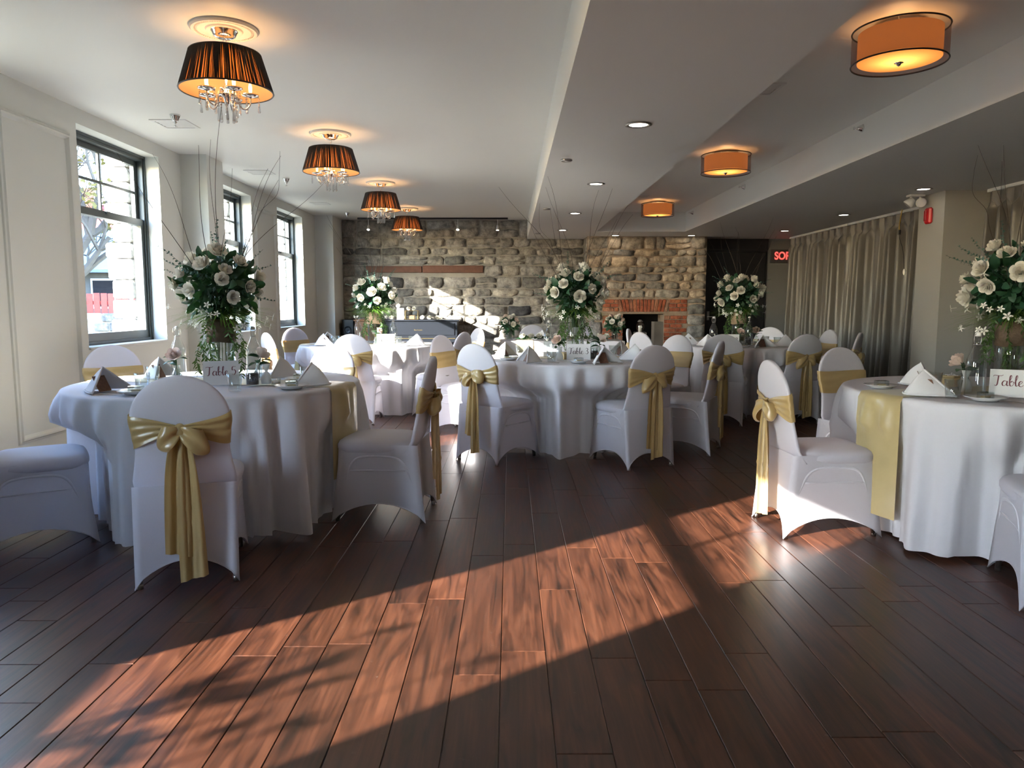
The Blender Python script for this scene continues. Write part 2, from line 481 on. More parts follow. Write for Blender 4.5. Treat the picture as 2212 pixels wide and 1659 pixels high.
# left wall with its five openings, pier and corner pier
wl = MB()
XO = XL - 0.28
ys = [YN] + [v for w in WIN for v in w] + [YB]
for i in range(0, len(ys), 2):
    wl.box(XO, XL, ys[i], ys[i + 1], 0, ZC + 0.15)
for a, b in WIN:
    wl.box(XO, XL, a, b, 0, SILL); wl.box(XO, XL, a, b, HEAD, ZC + 0.15)
wl.box(XL, -3.08, 7.72, 8.14, 0, ZC + 0.1)
wl.box(XL, -3.04, 12.92, YB, 0, ZC + 0.1)
wall_left = struct(wl.build('wall_left', M_wall))

# moulded wall panels
for k, (a, b) in enumerate([(4.98, 5.80), (9.88, 10.74)]):
    mb = MB(); z0, z1 = 0.27, 2.52
    prof = [(0.0, 0.0), (0.004, 0.012), (0.018, 0.016), (0.026, 0.026), (0.038, 0.024), (0.05, 0.008), (0.056, 0.0)]
    rings = []
    for d, h in prof:
        rings.append([(XL + h, a + d, z0 + d), (XL + h, b - d, z0 + d), (XL + h, b - d, z1 - d), (XL + h, a + d, z1 - d)])
    mb.loft(rings, True)
    struct(mb.build('trim_%d' % (k + 1), M_wall))
bb = MB()
for a, b in ((YN, 7.72), (8.14, 12.92)):
    bb.box(XL, XL + 0.016, a, b, 0, 0.12); bb.box(XL, XL + 0.010, a, b, 0.12, 0.135)
struct(bb.build('baseboard_left', M_wall))

# windows: frame, two sashes, muntins, panes, sill
for k, (a, b) in enumerate(WIN):
    wnd = struct(ob('window_%d' % (k + 1), None, None, (XL - 0.19, (a + b) / 2, 0)))
    hw = (b - a) / 2; zb, zt, zm = SILL, HEAD, 2.00
    mb = MB(); fw = 0.045
    mb.box(-0.05, 0.05, -hw, -hw + fw, zb, zt); mb.box(-0.05, 0.05, hw - fw, hw, zb, zt)
    mb.box(-0.05, 0.05, -hw + fw, hw - fw, zt - fw, zt); mb.box(-0.05, 0.05, -hw + fw, hw - fw, zb, zb + fw)
    mb.box(0.05, 0.062, -hw, -hw + 0.02, zb, zt); mb.box(0.05, 0.062, hw - 0.02, hw, zb, zt); mb.box(0.05, 0.062, -hw, hw, zt - 0.02, zt)
    mb.build('frame', M_frame, wnd)
    iw = hw - fw
    mb = MB(); x0, x1 = -0.04, -0.005
    mb.box(x0, x1, -iw, -iw + 0.05, zm - 0.03, zt - fw); mb.box(x0, x1, iw - 0.05, iw, zm - 0.03, zt - fw)
    mb.box(x0, x1, -iw + 0.05, iw - 0.05, zt - fw - 0.05, zt - fw); mb.box(x0, x1, -iw + 0.05, iw - 0.05, zm - 0.03, zm + 0.03)
    us = mb.build('upper_sash', M_frame, wnd)
    mb = MB(); x2, x3 = 0.0, 0.035
    mb.box(x2, x3, -iw, -iw + 0.045, zb + fw, zm + 0.03); mb.box(x2, x3, iw - 0.045, iw, zb + fw, zm + 0.03)
    mb.box(x2, x3, -iw + 0.045, iw - 0.045, zm - 0.03, zm + 0.03); mb.box(x2, x3, -iw + 0.045, iw - 0.045, zb + fw, zb + fw + 0.07)
    mb.box(x3, x3 + 0.012, -0.03, 0.03, zm + 0.005, zm + 0.03)
    ls = mb.build('lower_sash', M_frame, wnd)
    gz0, gz1 = zm + 0.03, zt - fw - 0.05; gm = (gz0 + gz1) / 2; gi = iw - 0.05
    MB().box(-0.032, -0.012, -0.011, 0.011, gz0, gz1).build('muntin', M_frame, us)
    MB().box(-0.030, -0.014, -gi, gi, gm - 0.011, gm + 0.011).build('muntin', M_frame, us)
    for (p0, p1) in ((-gi, -0.011), (0.011, gi)):
        for (q0, q1) in ((gz0, gm - 0.011), (gm + 0.011, gz1)):
            MB().add([(-0.022, p0, q0), (-0.022, p1, q0), (-0.022, p1, q1), (-0.022, p0, q1)], [(0, 1, 2, 3)]).build('pane', M_pane, us)
    MB().add([(0.018, -iw + 0.045, zb + fw + 0.07), (0.018, iw - 0.045, zb + fw + 0.07), (0.018, iw - 0.045, zm - 0.03), (0.018, -iw + 0.045, zm - 0.03)], [(0, 1, 2, 3)]).build('pane', M_pane, ls)
    MB().cbox(0.06, 0.205, -hw + 0.002, hw - 0.002, zb - 0.001, zb + 0.018, 0.003).build('window_sill', M_wall, wnd)
    # rough limestone jamb outside on the far side
    z = zb - 0.1; js = random.Random(40 + k)
    while z < zt + 0.1:
        h = js.uniform(0.13, 0.26); d = js.uniform(0.16, 0.26)
        mb = MB(); y0 = b - 0.05
        mb.cbox(XO - d, XO - 0.002, y0 - js.uniform(0.0, 0.015), y0 + 0.3, z, z + h - 0.012, 0.018)
        mb.build('jamb_stone', M_jamb, wall_left)
        z += h

# other walls
wn_ = MB(); wn_.box(XL - 0.3, XR + 0.2, YN - 0.2, YN, -0.1, ZC + 0.2)
struct(wn_.build('wall_near', M_walld))  # unseen wall, kept dark to weaken the light from behind
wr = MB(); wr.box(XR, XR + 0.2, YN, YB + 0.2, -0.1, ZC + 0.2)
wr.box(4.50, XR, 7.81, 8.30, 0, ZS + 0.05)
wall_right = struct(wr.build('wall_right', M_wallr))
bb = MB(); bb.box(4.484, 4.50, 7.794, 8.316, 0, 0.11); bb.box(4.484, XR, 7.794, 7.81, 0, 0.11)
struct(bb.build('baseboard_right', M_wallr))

# ceiling: high bay on the left, dropped bulkhead, tray, low ceiling on the right and at the far end
ce = MB()
ce.box(XL - 0.3, 0.31, YN - 0.2, YB + 0.2, ZC, ZC + 0.2)
ce.box(0.31, 1.40, YN - 0.2, YB + 0.2, ZS, ZC + 0.2)
ce.box(1.40, 2.84, YN - 0.2, 12.2, 2.71, ZC + 0.2)
ce.box(1.40, 2.84, 12.2, YB + 0.2, ZS, ZC + 0.2)
ce.box(2.84, XR + 0.2, YN - 0.2, YB + 0.2, ZS, ZC + 0.2)
ceiling = struct(ce.build('ceiling', M_ceil))

# ------------------------------------------------------------------ stone back wall
wb = MB(); wb.box(XL, 1.34, YB, YB + 0.25, 0, ZC + 0.1); wb.box(1.34, XR, YB + 0.06, YB + 0.25, 0, ZC + 0.1)
wall_back = struct(wb.build('wall_back', M_mort))


def stone(parent, x0, x1, z0, z1, y, rng, material, depth=0.05, axis='y'):
    """one roughly dressed stone, its face toward -y (or toward -x)"""
    nx = 4 if (x1 - x0) > 0.2 else 3; nz = 3
    mb = MB(); g = rng.uniform(0.005, 0.013)
    x0 += g; x1 -= g; z0 += g; z1 -= g
    pr = rng.uniform(0.008, depth * 0.55)
    ph = [rng.uniform(0, 6.3) for _ in range(4)]

    def fn(u, v):
        e = min(u, 1 - u) * (x1 - x0); f = min(v, 1 - v) * (z1 - z0)
        edge = e < 1e-6 or f < 1e-6
        ins = 0.008 if edge else 0
        px = x0 + (x1 - x0) * u + 0.009 * math.sin(7 * v + ph[0]) * (1 if edge else 0.4)
        pz = z0 + (z1 - z0) * v + 0.009 * math.sin(6 * u + ph[1]) * (1 if edge else 0.4)
        if edge and (e < 1e-6 and f < 1e-6):
            px += 0.012 * (1 if u < 0.5 else -1); pz += 0.010 * (1 if v < 0.5 else -1)
        d = (pr * 0.72 if edge else pr) + (0.008 * math.sin(5 * u + ph[2]) * math.sin(4 * v + ph[3]))
        return (px, y - d, pz)
    mb.grid(fn, nx, nz)
    per = [i for i in range(nx + 1)] + [j * (nx + 1) + nx for j in range(1, nz + 1)] + [nz * (nx + 1) + i for i in range(nx - 1, -1, -1)] + [j * (nx + 1) for j in range(nz - 1, 0, -1)]
    base = len(mb.v)
    mb.v += [(mb.v[i][0], y + 0.01, mb.v[i][2]) for i in per]
    n = len(per)
    for i in range(n):
        k = (i + 1) % n
        mb.f.append((per[k], per[i], base + i, base + k)); mb.m.append(0)
    cx, cz = (x0 + x1) / 2, (z0 + z1) / 2
    if axis == 'y':
        mb.v = [(p[0] - cx, p[1] - y, p[2] - cz) for p in mb.v]
        return mb.build('stone', material, parent, True, (cx, y, cz))
    # face toward -x: local x runs along world y
    mb.v = [((p[1] - y), -(p[0] - cx), p[2] - cz) for p in mb.v]
    return mb.build('stone', material, parent, True, (y, cx, cz))


def courses(parent, X0, X1, Z0, Z1, y, rng, material, skip=(), hr=(0.14, 0.26), lr=(0.20, 0.60), axis='y'):
    z = Z0
    while z < Z1 - 0.03:
        h = rng.uniform(*hr)
        if Z1 - (z + h) < 0.09: h = Z1 - z
        x = X0
        while x < X1 - 0.02:
            l = rng.uniform(*lr)
            if X1 - (x + l) < 0.13: l = X1 - x
            segs = [(x, x + l)]
            for (a, b, c, d) in skip:
                if z + h > c + 0.03 and z < d - 0.03:
                    ns = []
                    for (p, q) in segs:
                        if q <= a or p >= b: ns.append((p, q)); continue
                        if a - p > 0.06: ns.append((p, a))
                        if q - b > 0.06: ns.append((b, q))
                    segs = ns
            for (p, q) in segs:
                if h > 0.17 and rng.random() < 0.16:
                    m_ = z + h * rng.uniform(0.35, 0.65)
                    stone(parent, p, q, z, m_, y, rng, material, axis=axis); stone(parent, p, q, m_, z + h, y, rng, material, axis=axis)
                else:
                    stone(parent, p, q, z, z + h, y, rng, material, axis=axis)
            x += l
        z += h


srng = random.Random(5)
courses(wall_back, -3.04, 1.33, 0.0, ZC, YB, srng, M_stone, skip=[(-2.62, -0.48, 1.79, 1.93)])
mb = MB(); mb.cbox(-2.62, -1.60, YB - 0.05, YB + 0.03, 1.80, 1.915, 0.008); mb.build('timber_lintel', M_beam, wall_back)
mb = MB(); mb.cbox(-1.585, -0.485, YB - 0.045, YB + 0.03, 1.795, 1.925, 0.008); mb.build('timber_lintel', M_beam, wall_back)

# chimney breast with brick fireplace
YF = 13.05
cb = MB()
BX0, BX1, FX0, FX1, FZ = 1.34, 3.42, 1.98, 2.70, 1.06
cb.box(BX0, FX0, YF, YB + 0.06, 0, ZS); cb.box(FX1, BX1, YF, YB + 0.06, 0, ZS); cb.box(FX0, FX1, YF, YB + 0.06, FZ, ZS)
chim = tag(ob('chimney_breast', None), kind='structure')
cb.build('masonry_core', M_mortw, chim)
fb = MB(); fb.box(FX0, FX1, YB - 0.02, YB + 0.05, 0, FZ); fb.box(FX0, FX0 + 0.012, YF + 0.08, YB, 0, FZ); fb.box(FX0, FX1, YF + 0.08, YB, FZ - 0.012, FZ)
fb.build('firebox', M_soot, chim)
MB().box(FX1 - 0.16, FX1, YF + 0.03, YF + 0.3, 0, FZ - 0.14).build('cement_jamb', M_cement, chim)
crng = random.Random(9)
courses(chim, BX0, BX1, 1.335, ZS, YF, crng, M_stonew, hr=(0.10, 0.20), lr=(0.14, 0.46))
courses(chim, 3.10, BX1, 0.0, 1.335, YF, crng, M_stone, hr=(0.16, 0.26), lr=(0.3, 0.34))
courses(chim, BX0, 1.62, 0.0, 1.335, YF, crng, M_stone, hr=(0.14, 0.22), lr=(0.26, 0.3))
courses(chim, YF + 0.02, YB, 0.0, ZS, BX0, crng, M_stone, hr=(0.12, 0.22), lr=(0.2, 0.4), axis='x')


def brick(parent, cx, cz, w, h, ang=0.0, rng=crng):
    mb = MB(); g = 0.004; mb.cbox(-w / 2 + g, w / 2 - g, -rng.uniform(0.012, 0.026), 0.03, -h / 2 + g, h / 2 - g, 0.005)
    mb.build('brick', M_brick, parent, False, (cx, YF, cz), (0, ang, 0))


for r_ in range(3):                                     # courses left and right of the arch
    z = 1.10 + 0.072 * r_ + 0.036
    for s_, (a, b) in enumerate(((1.62, 1.90), (2.78, 3.10))):
        x = a - (0.06 if r_ % 2 else 0)
        while x < b - 0.03:
            l = min(0.2, b - x)
            if x + l > a + 0.04: brick(chim, (max(x, a) + x + l) / 2, z, x + l - max(x, a), 0.07)
            x += 0.205
for k in range(14):                                     # flat jack arch
    t = (k + 0.5) / 14
    xx = 1.90 + t * 0.88
    brick(chim, xx, 1.205, 0.060, 0.225, (t - 0.5) * 0.55)
for r_ in range(14):                                     # brick jambs
    z = 0.036 + 0.074 * r_
    if z > 1.06: break
    for (a, b) in ((1.62, FX0), (FX1, 3.10)):
        x = a - (0.1 if r_ % 2 else 0.0)
        while x < b - 0.03:
            l = min(0.205, b - x)
            if x + l > a + 0.05 and crng.random() > 0.08: brick(chim, (max(x, a) + x + l) / 2, z, x + l - max(x, a), 0.07)
            x += 0.21

# far right: plain wall with black door
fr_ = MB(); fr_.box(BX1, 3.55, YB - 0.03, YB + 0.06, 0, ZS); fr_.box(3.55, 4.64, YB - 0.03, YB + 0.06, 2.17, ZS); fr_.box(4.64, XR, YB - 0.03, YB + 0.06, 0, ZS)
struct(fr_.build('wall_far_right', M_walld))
d1 = struct(ob('door_1', None, None, (4.095, YB + 0.02, 0)))
MB().cbox(-0.54, 0.54, -0.03, 0.03, 0.005, 2.165, 0.004).build('door_leaf', M_black, d1)
mb = MB(); mb.box(-0.60, -0.545, -0.075, 0.03, 0, 2.22); mb.box(0.5449, 0.56, -0.06, 0.03, 0, 2.2); mb.box(-0.545, 0.545, -0.06, 0.03, 2.165, 2.2); mb.build('door_frame', M_black, d1)
mb = MB(); mb.box(-0.50, -0.455, -0.038, -0.03, 0.94, 1.10); mb.tube([(-0.478, -0.04, 1.0), (-0.478, -0.08, 1.0), (-0.44, -0.09, 1.0), (-0.36, -0.09, 1.0)], 0.009, 8)
mb.build('door_handle', M_chrome, d1)
dh = MB(); dh.box(BX1 + 0.02, 4.66, YB - 0.06, YB - 0.031, 2.2, ZS); struct(dh.build('trim_3', M_black))

# ------------------------------------------------------------------ chairs
def back_w(z):
    P = [(0.40, 0.213), (0.46, 0.213), (0.50, 0.207), (0.56, 0.196), (0.62, 0.190), (0.68, 0.196), (0.735, 0.203)]
    for (a, wa), (b, wb_) in zip(P, P[1:]):
        if z <= b:
            t = (z - a) / (b - a); t = t * t * (3 - 2 * t)
            return wa + (wb_ - wa) * t
    return 0.203 * math.sqrt(max(0.0, 1 - ((z - 0.735) / 0.195) ** 2))


def back_y(z):
    return -0.207 - 0.095 * max(0, z - 0.42) / 0.5 + 0.035 * max(0.0, min(1.0, (0.455 - z) / 0.055))


def back_ring(z, w, t, n=36, off=0.0):
    out = []
    for j in range(n):
        a = 2 * PI * j / n
        c, s_ = math.cos(a), math.sin(a)
        x = (w + off) * math.copysign(abs(c) ** 0.75, c)
        y = back_y(z) + (t + off) * math.copysign(abs(s_) ** 0.55, s_) - 0.012 * (1 - (x / max(w, 1e-3)) ** 2) * min(1, w / 0.15)
        out.append((x, y, z))
    return out


def chair_back_mesh():
    mb = MB(); rings = []
    zs = [0.40 + 0.335 * i / 10 for i in range(11)]
    for z in zs: rings.append(back_ring(z, back_w(z), 0.019))
    for i in range(1, 13):
        a = PI / 2 * i / 12
        z = 0.735 + 0.195 * math.sin(a)
        rings.append(back_ring(z, max(0.203 * math.cos(a), 0.012), 0.019 * (1 - 0.35 * (i / 12) ** 3)))
    mb.loft(rings, True, True, True)
    return mb.mesh('back_cover', M_cover, True)


def chair_seat_mesh():
    mb = MB(); rings = []
    n = 40
    for (ins, z) in [(0.03, 0.395), (0.008, 0.402), (0.0, 0.42), (0.0, 0.440), (0.010, 0.458), (0.035, 0.470), (0.09, 0.477), (0.16, 0.479), (0.205, 0.479)]:
        ring = []
        for j in range(n):
            a = 2 * PI * j / n; c, s_ = math.cos(a), math.sin(a)
            hw, hd = 0.216 - ins, 0.218 - ins
            x = hw * math.copysign(abs(c) ** 0.42, c); y = 0.012 + hd * math.copysign(abs(s_) ** 0.42, s_)
            ring.append((x * (1.02 if y > 0 else 1.0), y, z - 0.018 * (y < -0.1) * 0))
        rings.append(ring)
    mb.loft(rings, True, False, True)
    return mb.mesh('seat_cover', M_cover, True)


def chair_skirt_mesh():
    """stretch skirt: four panels pulled down to the feet, hems arched between them"""
    mb = MB()
    TOP = [(-0.214, -0.243), (0.214, -0.243), (0.219, 0.226), (-0.219, 0.226)]
    BOT = [(-0.212, -0.285), (0.212, -0.285), (0.214, 0.25), (-0.214, 0.25)]
    HEM = [0.105, 0.10, 0.095, 0.10]
    nseg, nrow = 14, 11
    rings = []
    for r_ in range(nrow + 1):
        v = r_ / nrow
        ring = []
        for sd in range(4):
            for k in range(nseg):
                s_ = k / nseg
                t0, t1 = TOP[sd], TOP[(sd + 1) % 4]; b0, b1 = BOT[sd], BOT[(sd + 1) % 4]
                zt = 0.446; zb_ = 0.004 + HEM[sd] * (math.sin(PI * s_) ** 0.62)
                tx, ty = t0[0] + (t1[0] - t0[0]) * s_, t0[1] + (t1[1] - t0[1]) * s_
                bx, by = b0[0] + (b1[0] - b0[0]) * s_, b0[1] + (b1[1] - b0[1]) * s_
                if ty > 0.0:
                    an = math.atan2((ty - 0.012) / 0.216, tx / 0.214); c_, q_ = math.cos(an), math.sin(an)
                    m_ = (abs(c_) ** (2 / 0.42) + abs(q_) ** (2 / 0.42)) ** (-0.21)
                    tx, ty = 0.214 * c_ * m_, 0.012 + 0.216 * q_ * m_
                z = zt + (zb_ - zt) * v
                w = (zt - z) / zt
                x = tx + (bx - tx) * w; y = ty + (by - ty) * w
                nx_, ny_ = [(0, 1), (-1, 0), (0, -1), (1, 0)][sd]
                sag = 0.030 * math.sin(PI * s_) * (v ** 1.2) + 0.004 * math.sin(PI * s_)
                ring.append((x + nx_ * sag, y + ny_ * sag, z))
        rings.append(ring)
    mb.loft(rings, True)
    # rolled hem cord
    mb.tube([rings[-1][i] for i in range(len(rings[-1]))], 0.0035, 4, False, True)
    return mb.mesh('skirt', M_cover, True)


def chair_frame_mesh(sd):
    mb = MB()

    def sx(y, z, r_):                                   # just inside the stretched cloth
        w = (0.452 - z) / 0.452; y0 = -0.243 - 0.042 * w; y1 = 0.226 + 0.024 * w
        s_ = max(0.0, min(1.0, (y - y0) / (y1 - y0))); zb_ = 0.004 + 0.10 * math.sin(PI * s_) ** 0.62
        v = max(0.0, min(1.0, (0.452 - z) / (0.452 - zb_)))
        return sd * (0.2135 - 0.030 * math.sin(PI * s_) * v ** 1.2 - 0.004 * math.sin(PI * s_) - r_ - 0.0012 - 0.016 * max(0.0, min(1.0, (y - 0.06) / 0.10)))
    P = catmull([(0, -0.266, 0.012), (0, -0.215, 0.25), (0, -0.165, 0.35), (0, -0.09, 0.385), (0, 0.07, 0.385), (0, 0.135, 0.35), (0, 0.175, 0.25), (0, 0.224, 0.012)], 5)
    mb.tube([(sx(p.y, p.z, 0.0125), p.y, p.z) for p in P], 0.0125, 8)
    mb.tube([(sx(-0.185 + 0.345 * i / 8, 0.30, 0.008), -0.185 + 0.345 * i / 8, 0.30) for i in range(9)], 0.008, 6)
    for y in (-0.266, 0.224):
        x = sx(y, 0.01, 0.0135)
        mb.lathe([(0.0135, 0.0), (0.0135, 0.02), (0.012, 0.022)], 8, (x, y, 0.0), True, True)
    return mb.mesh('side_frame', M_steel, True)


def chair_ridge_mesh(sd):
    """the hoop and bar of the frame showing as ridges in the stretched cloth"""
    mb = MB()

    def sx(y, z):
        w = (0.446 - z) / 0.446; y0 = -0.243 - 0.042 * w; y1 = 0.226 + 0.024 * w
        s_ = max(0.0, min(1.0, (y - y0) / (y1 - y0))); zb_ = 0.004 + 0.10 * math.sin(PI * s_) ** 0.62
        v = max(0.0, min(1.0, (0.446 - z) / (0.446 - zb_)))
        return sd * (0.2135 - 0.030 * math.sin(PI * s_) * v ** 1.2 - 0.004 * math.sin(PI * s_) - 0.0050 - 0.010 * max(0.0, min(1.0, (y - 0.10) / 0.09)) * (1 - w))
    P = catmull([(0, -0.232, 0.17), (0, -0.200, 0.26), (0, -0.160, 0.345), (0, -0.09, 0.378), (0, 0.06, 0.378), (0, 0.125, 0.345), (0, 0.165, 0.25), (0, 0.190, 0.15)], 5)
    n_ = len(P)
    mb.tube([(sx(p.y, p.z), p.y, p.z) for p in P], [0.0095 * min(1.0, 0.25 + 3.0 * min(i, n_ - 1 - i) / n_) for i in range(n_)], 10)
    mb.tube([(sx(-0.175 + 0.325 * i / 8, 0.30) , -0.175 + 0.325 * i / 8, 0.30) for i in range(9)], 0.0075, 8)
    return mb.mesh('frame_ridge', M_ridge, True)


def band_mesh(seed):
    rg = random.Random(seed); mb = MB(); n = 72; rows = 16; zc = 0.695
    ph = [rg.uniform(0, 6) for _ in range(3)]
    rings = []
    for r_ in range(rows + 1):
        v = r_ / rows * 2 - 1
        ring = []
        for j in range(n):
            a = 2 * PI * j / n; c, s_ = math.cos(a), math.sin(a)
            rear = s_ < 0
            q = abs(math.copysign(abs(c) ** 0.75, c))
            hh = 0.074
            if rear: hh = 0.074 * (0.22 + 0.78 * min(1, q) ** 1.1)
            z = zc + v * hh + (0.006 * math.sin(3 * a + ph[0]) if rear else 0.002 * math.sin(3 * a + ph[0]))
            w = back_w(z)
            off = 0.0045
            if rear: off += 0.006 + 0.008 * (1 - q) + 0.0055 * math.sin(v * 11 + ph[1] + 1.5 * q) * (0.45 + 0.55 * q)
            else: off += 0.002 + 0.0022 * math.sin(v * 8 + ph[2] + 1.5 * c)
            x = (w + 0.005) * math.copysign(abs(c) ** 0.75, c)
            y = back_y(z) + (0.019 + off) * math.copysign(abs(s_) ** 0.55, s_) - 0.012 * (1 - (min(abs(x), w) / w) ** 2)
            ring.append((x, y, z))
        rings.append(ring)
    mb.loft(rings, True)
    return mb.mesh('sash_band', M_gold, True)


def bow_mesh(seed):
    """knot and two drooping loops"""
    rg = random.Random(seed); mb = MB()
    ky = back_y(0.695) - 0.052
    mb.ball((0, ky, 0.693), 0.026, 0.020, 0.034, 12, 8)
    for sd in (-1, 1):
        Lx = rg.uniform(0.085, 0.125); dr = rg.uniform(0.25, 0.95); ph = rg.uniform(0, 6); hb = rg.uniform(0.040, 0.054); op = rg.uniform(0.030, 0.044)

        def fn(u, v):
            a = 2 * PI * u
            q = math.sin(PI * u)
            x = Lx * (1 - math.cos(a)) / 2 * (1 - 0.34 * (2 * v - 1) ** 2)
            h = (0.014 + hb * q) * (2 * v - 1)
            y = ky - 0.004 - op * math.sin(a) * (0.6 + 0.4 * q) + 0.007 * math.sin(9 * v + ph + 2 * u) * (1 - q * 0.4)
            z = 0.695 - dr * x * (0.6 + 0.4 * x / Lx) + h * (1 - 0.15 * dr) + 0.004 * math.sin(7 * u + ph)
            xx = sd * (x + 0.012 * dr * (h / 0.05))
            return (xx, y, z)
        mb.grid(fn, 26, 14)
    return mb.mesh('bow', M_gold, True)


def tail_mesh(seed, sd):
    rg = random.Random(seed); mb = MB()
    zend = rg.uniform(0.04, 0.16) if sd > 0 else rg.uniform(0.14, 0.28)
    x0 = sd * 0.016; dx = sd * rg.uniform(-0.005, 0.028); ph = rg.uniform(0, 6); W = rg.uniform(0.036, 0.046)
    ky = back_y(0.69) - 0.042 - (0.012 if sd > 0 else 0.004)

    def fn(u, v):
        s_ = 2 * u - 1
        z = 0.69 + (zend - 0.69) * v + (0.012 * s_ * sd * (v ** 6))
        w = 0.010 + W * (1 - math.exp(-5 * v)) + 0.006 * v
        fold = 0.013 * math.sin(4.6 * s_ + ph + 1.2 * v) * (1 - 0.35 * v) + 0.004 * math.sin(10 * s_ + 3 * v + ph)
        crease = 0.004 * math.exp(-((v - 0.62) / 0.015) ** 2)
        return (x0 + dx * v + w * s_, ky - 0.005 + fold - crease + 0.018 * v * (1 - v) * 0 - 0.008 * v, z)
    mb.grid(fn, 16, 34)
    return mb.mesh('sash_tail', M_gold, True)


def chair_board_mesh():
    mb = MB(); rings = []
    for i in range(17):
        a = -PI / 2 + PI * i / 16
        z = 0.725 + 0.192 * math.sin(a); w = max(0.008, 0.187 * math.cos(a))
        rings.append([(x * 0.98, y * 0.0 + back_y(z) + (y - back_y(z)) * 0.72, z) for x, y, _ in back_ring(z, w, 0.014, 24)])
    mb.loft(rings, True, True, True)
    return mb.mesh('back_board', M_steel, True)


CH = dict(ridge=[chair_ridge_mesh(s_) for s_ in (-1, 1)], board=chair_board_mesh(), back=chair_back_mesh(), seat=chair_seat_mesh(), skirt=chair_skirt_mesh(), fr=[chair_frame_mesh(s_) for s_ in (-1, 1)],
          band=[band_mesh(s_) for s_ in (1, 2, 3)], bow=[bow_mesh(s_) for s_ in (21, 22, 23, 25)],
          tl=[tail_mesh(s_, -1) for s_ in (31, 32, 33, 34)], tr=[tail_mesh(s_, 1) for s_ in (41, 42, 43, 44)])
chair_no = [0]
SEATS = []


def chair(x, y, fx, fy, label, group):
    k = chair_no[0]; chair_no[0] += 1
    l_ = math.hypot(fx, fy); SEATS.append((x, y, fx / l_, fy / l_))
    t = thing('banquet_chair', label, 'chair', (x, y, 0), math.atan2(fy, fx) - PI / 2, group)
    ob('back_cover', CH['back'], t); ob('back_board', CH['board'], t); ob('seat_cover', CH['seat'], t); sk = ob('skirt', CH['skirt'], t)
    for m in CH['ridge']: ob('frame_ridge', m, sk)
    for m in CH['fr']: ob('side_frame', m, t)
    b = ob('sash_band', CH['band'][k % 3], t)
    b['label'] = 'gold satin sash round the chair back'
    bw = ob('bow', CH['bow'][(k * 3) % 4], b)
    ob('sash_tail', CH['tl'][(k * 2 + 1) % 4], bw); ob('sash_tail', CH['tr'][(k + 2) % 4], bw)
    return t


def chair_rear(rx, ry, fx, fy, label, group):
    l = math.hypot(fx, fy); fx /= l; fy /= l
    return chair(rx + 0.275 * fx, ry + 0.275 * fy, fx, fy, label, group)


TB = {5: (-1.76, 4.46), 3: (0.56, 6.47), 4: (-1.615, 8.7), 2: (2.66, 8.65), 1: (2.72, 4.02)}
TR, TZ = 0.82, 0.765
g5, g3, g4, g2, g1 = 'chairs round the nearest left table', 'chairs round the middle table', 'chairs round the far left table', 'chairs round the far right table', 'chairs round the right table'
chair_rear(-1.415, 3.15, -0.27, 0.96, 'white covered chair nearest the camera, its gold bow toward us, at Table 5', g5)
chair_rear(-0.477, 4.28, -1.0, 0.05, 'white covered chair seen side on at the right of Table 5, facing left', g5)
chair(-2.45, 3.78, 0.84, 0.54, 'white covered chair cut off by the left edge of the photo', g5)
chair(-2.75, 5.28, 0.70, -0.72, 'white covered chair below the nearest window, behind Table 5', g5)
chair(-1.43, 5.24, -0.38, -0.93, 'white covered chair half in sun behind Table 5, left of the aisle', g5)
chair_rear(-0.26, 5.68, 0.634, 0.773, 'white covered chair with pale gold bow at the left front of Table 3', g3)
chair_rear(1.06, 5.49, -0.44, 0.90, 'white covered chair with big gold knot at the right front of Table 3', g3)
chair_rear(1.71, 6.10, -0.89, 0.45, 'white covered chair turned side on at the right of Table 3', g3)
chair(-0.42, 7.08, 0.86, -0.50, 'white covered chair standing in full sun at the left of Table 3, seat toward us', g3)
chair(1.42, 7.12, -0.80, -0.60, 'white covered chair at the far right of Table 3, flat gold band toward us', g3)
chair_rear(-1.60, 7.50, 0.02, 1.0, 'sunlit white covered chair with orange-gold bow in front of the far left table', g4)
chair(-2.34, 8.02, 0.78, 0.62, 'white covered chair seen almost edge on at the left wall by the far left table', g4)
chair(-2.55, 9.38, 0.78, -0.62, 'white covered chair with plain gold band below the third window', g4)
chair(-0.77, 8.20, -0.90, 0.43, 'white covered chair with hanging gold tails at the right of the far left table', g4)
chair(-0.66, 9.25, -0.86, -0.50, 'white covered chair peeking out behind another right of the far left table', g4)
chair_rear(2.15, 7.47, 0.38, 0.92, 'white covered chair with gold bow in front of Table 2', g2)
chair(1.66, 8.16, 0.86, 0.50, 'white covered chair with its back to us at the left of Table 2', g2)
chair(1.74, 9.02, 0.95, -0.30, 'white covered chair turned to the right, farthest left at Table 2', g2)
chair_rear(2.99, 7.50, -0.25, 0.97, 'white covered chair with small dark gold bow at the right front of Table 2', g2)
chair(3.50, 8.76, -1.0, -0.12, 'white covered chair with flat gold band at the right end of Table 2', g2)
chair(3.46, 8.02, -0.80, 0.55, 'white covered chair in shade beside the grey curtain, edge toward us', g2)
chair(3.26, 9.52, -0.55, -0.83, 'white covered chair at the far side of Table 2, below the black door', g2)
chair_rear(1.43, 3.99, 0.995, 0.06, 'white covered chair with sunlit gold bow at the left of the right table', g1)
chair(2.41, 4.90, 0.33, -0.94, 'white covered chair behind the right table, wide gold band toward us', g1)
chair(2.35, 3.05, 0.36, 0.93, 'white covered chair cut off by the lower right edge of the photo', g1)
chair(0.33, 10.62, 0.0, -1.0, 'white covered chair behind the left half of the head table', 'chairs at the head table')
chair(1.05, 10.62, 0.0, -1.0, 'white covered chair behind the right half of the head table', 'chairs at the head table')


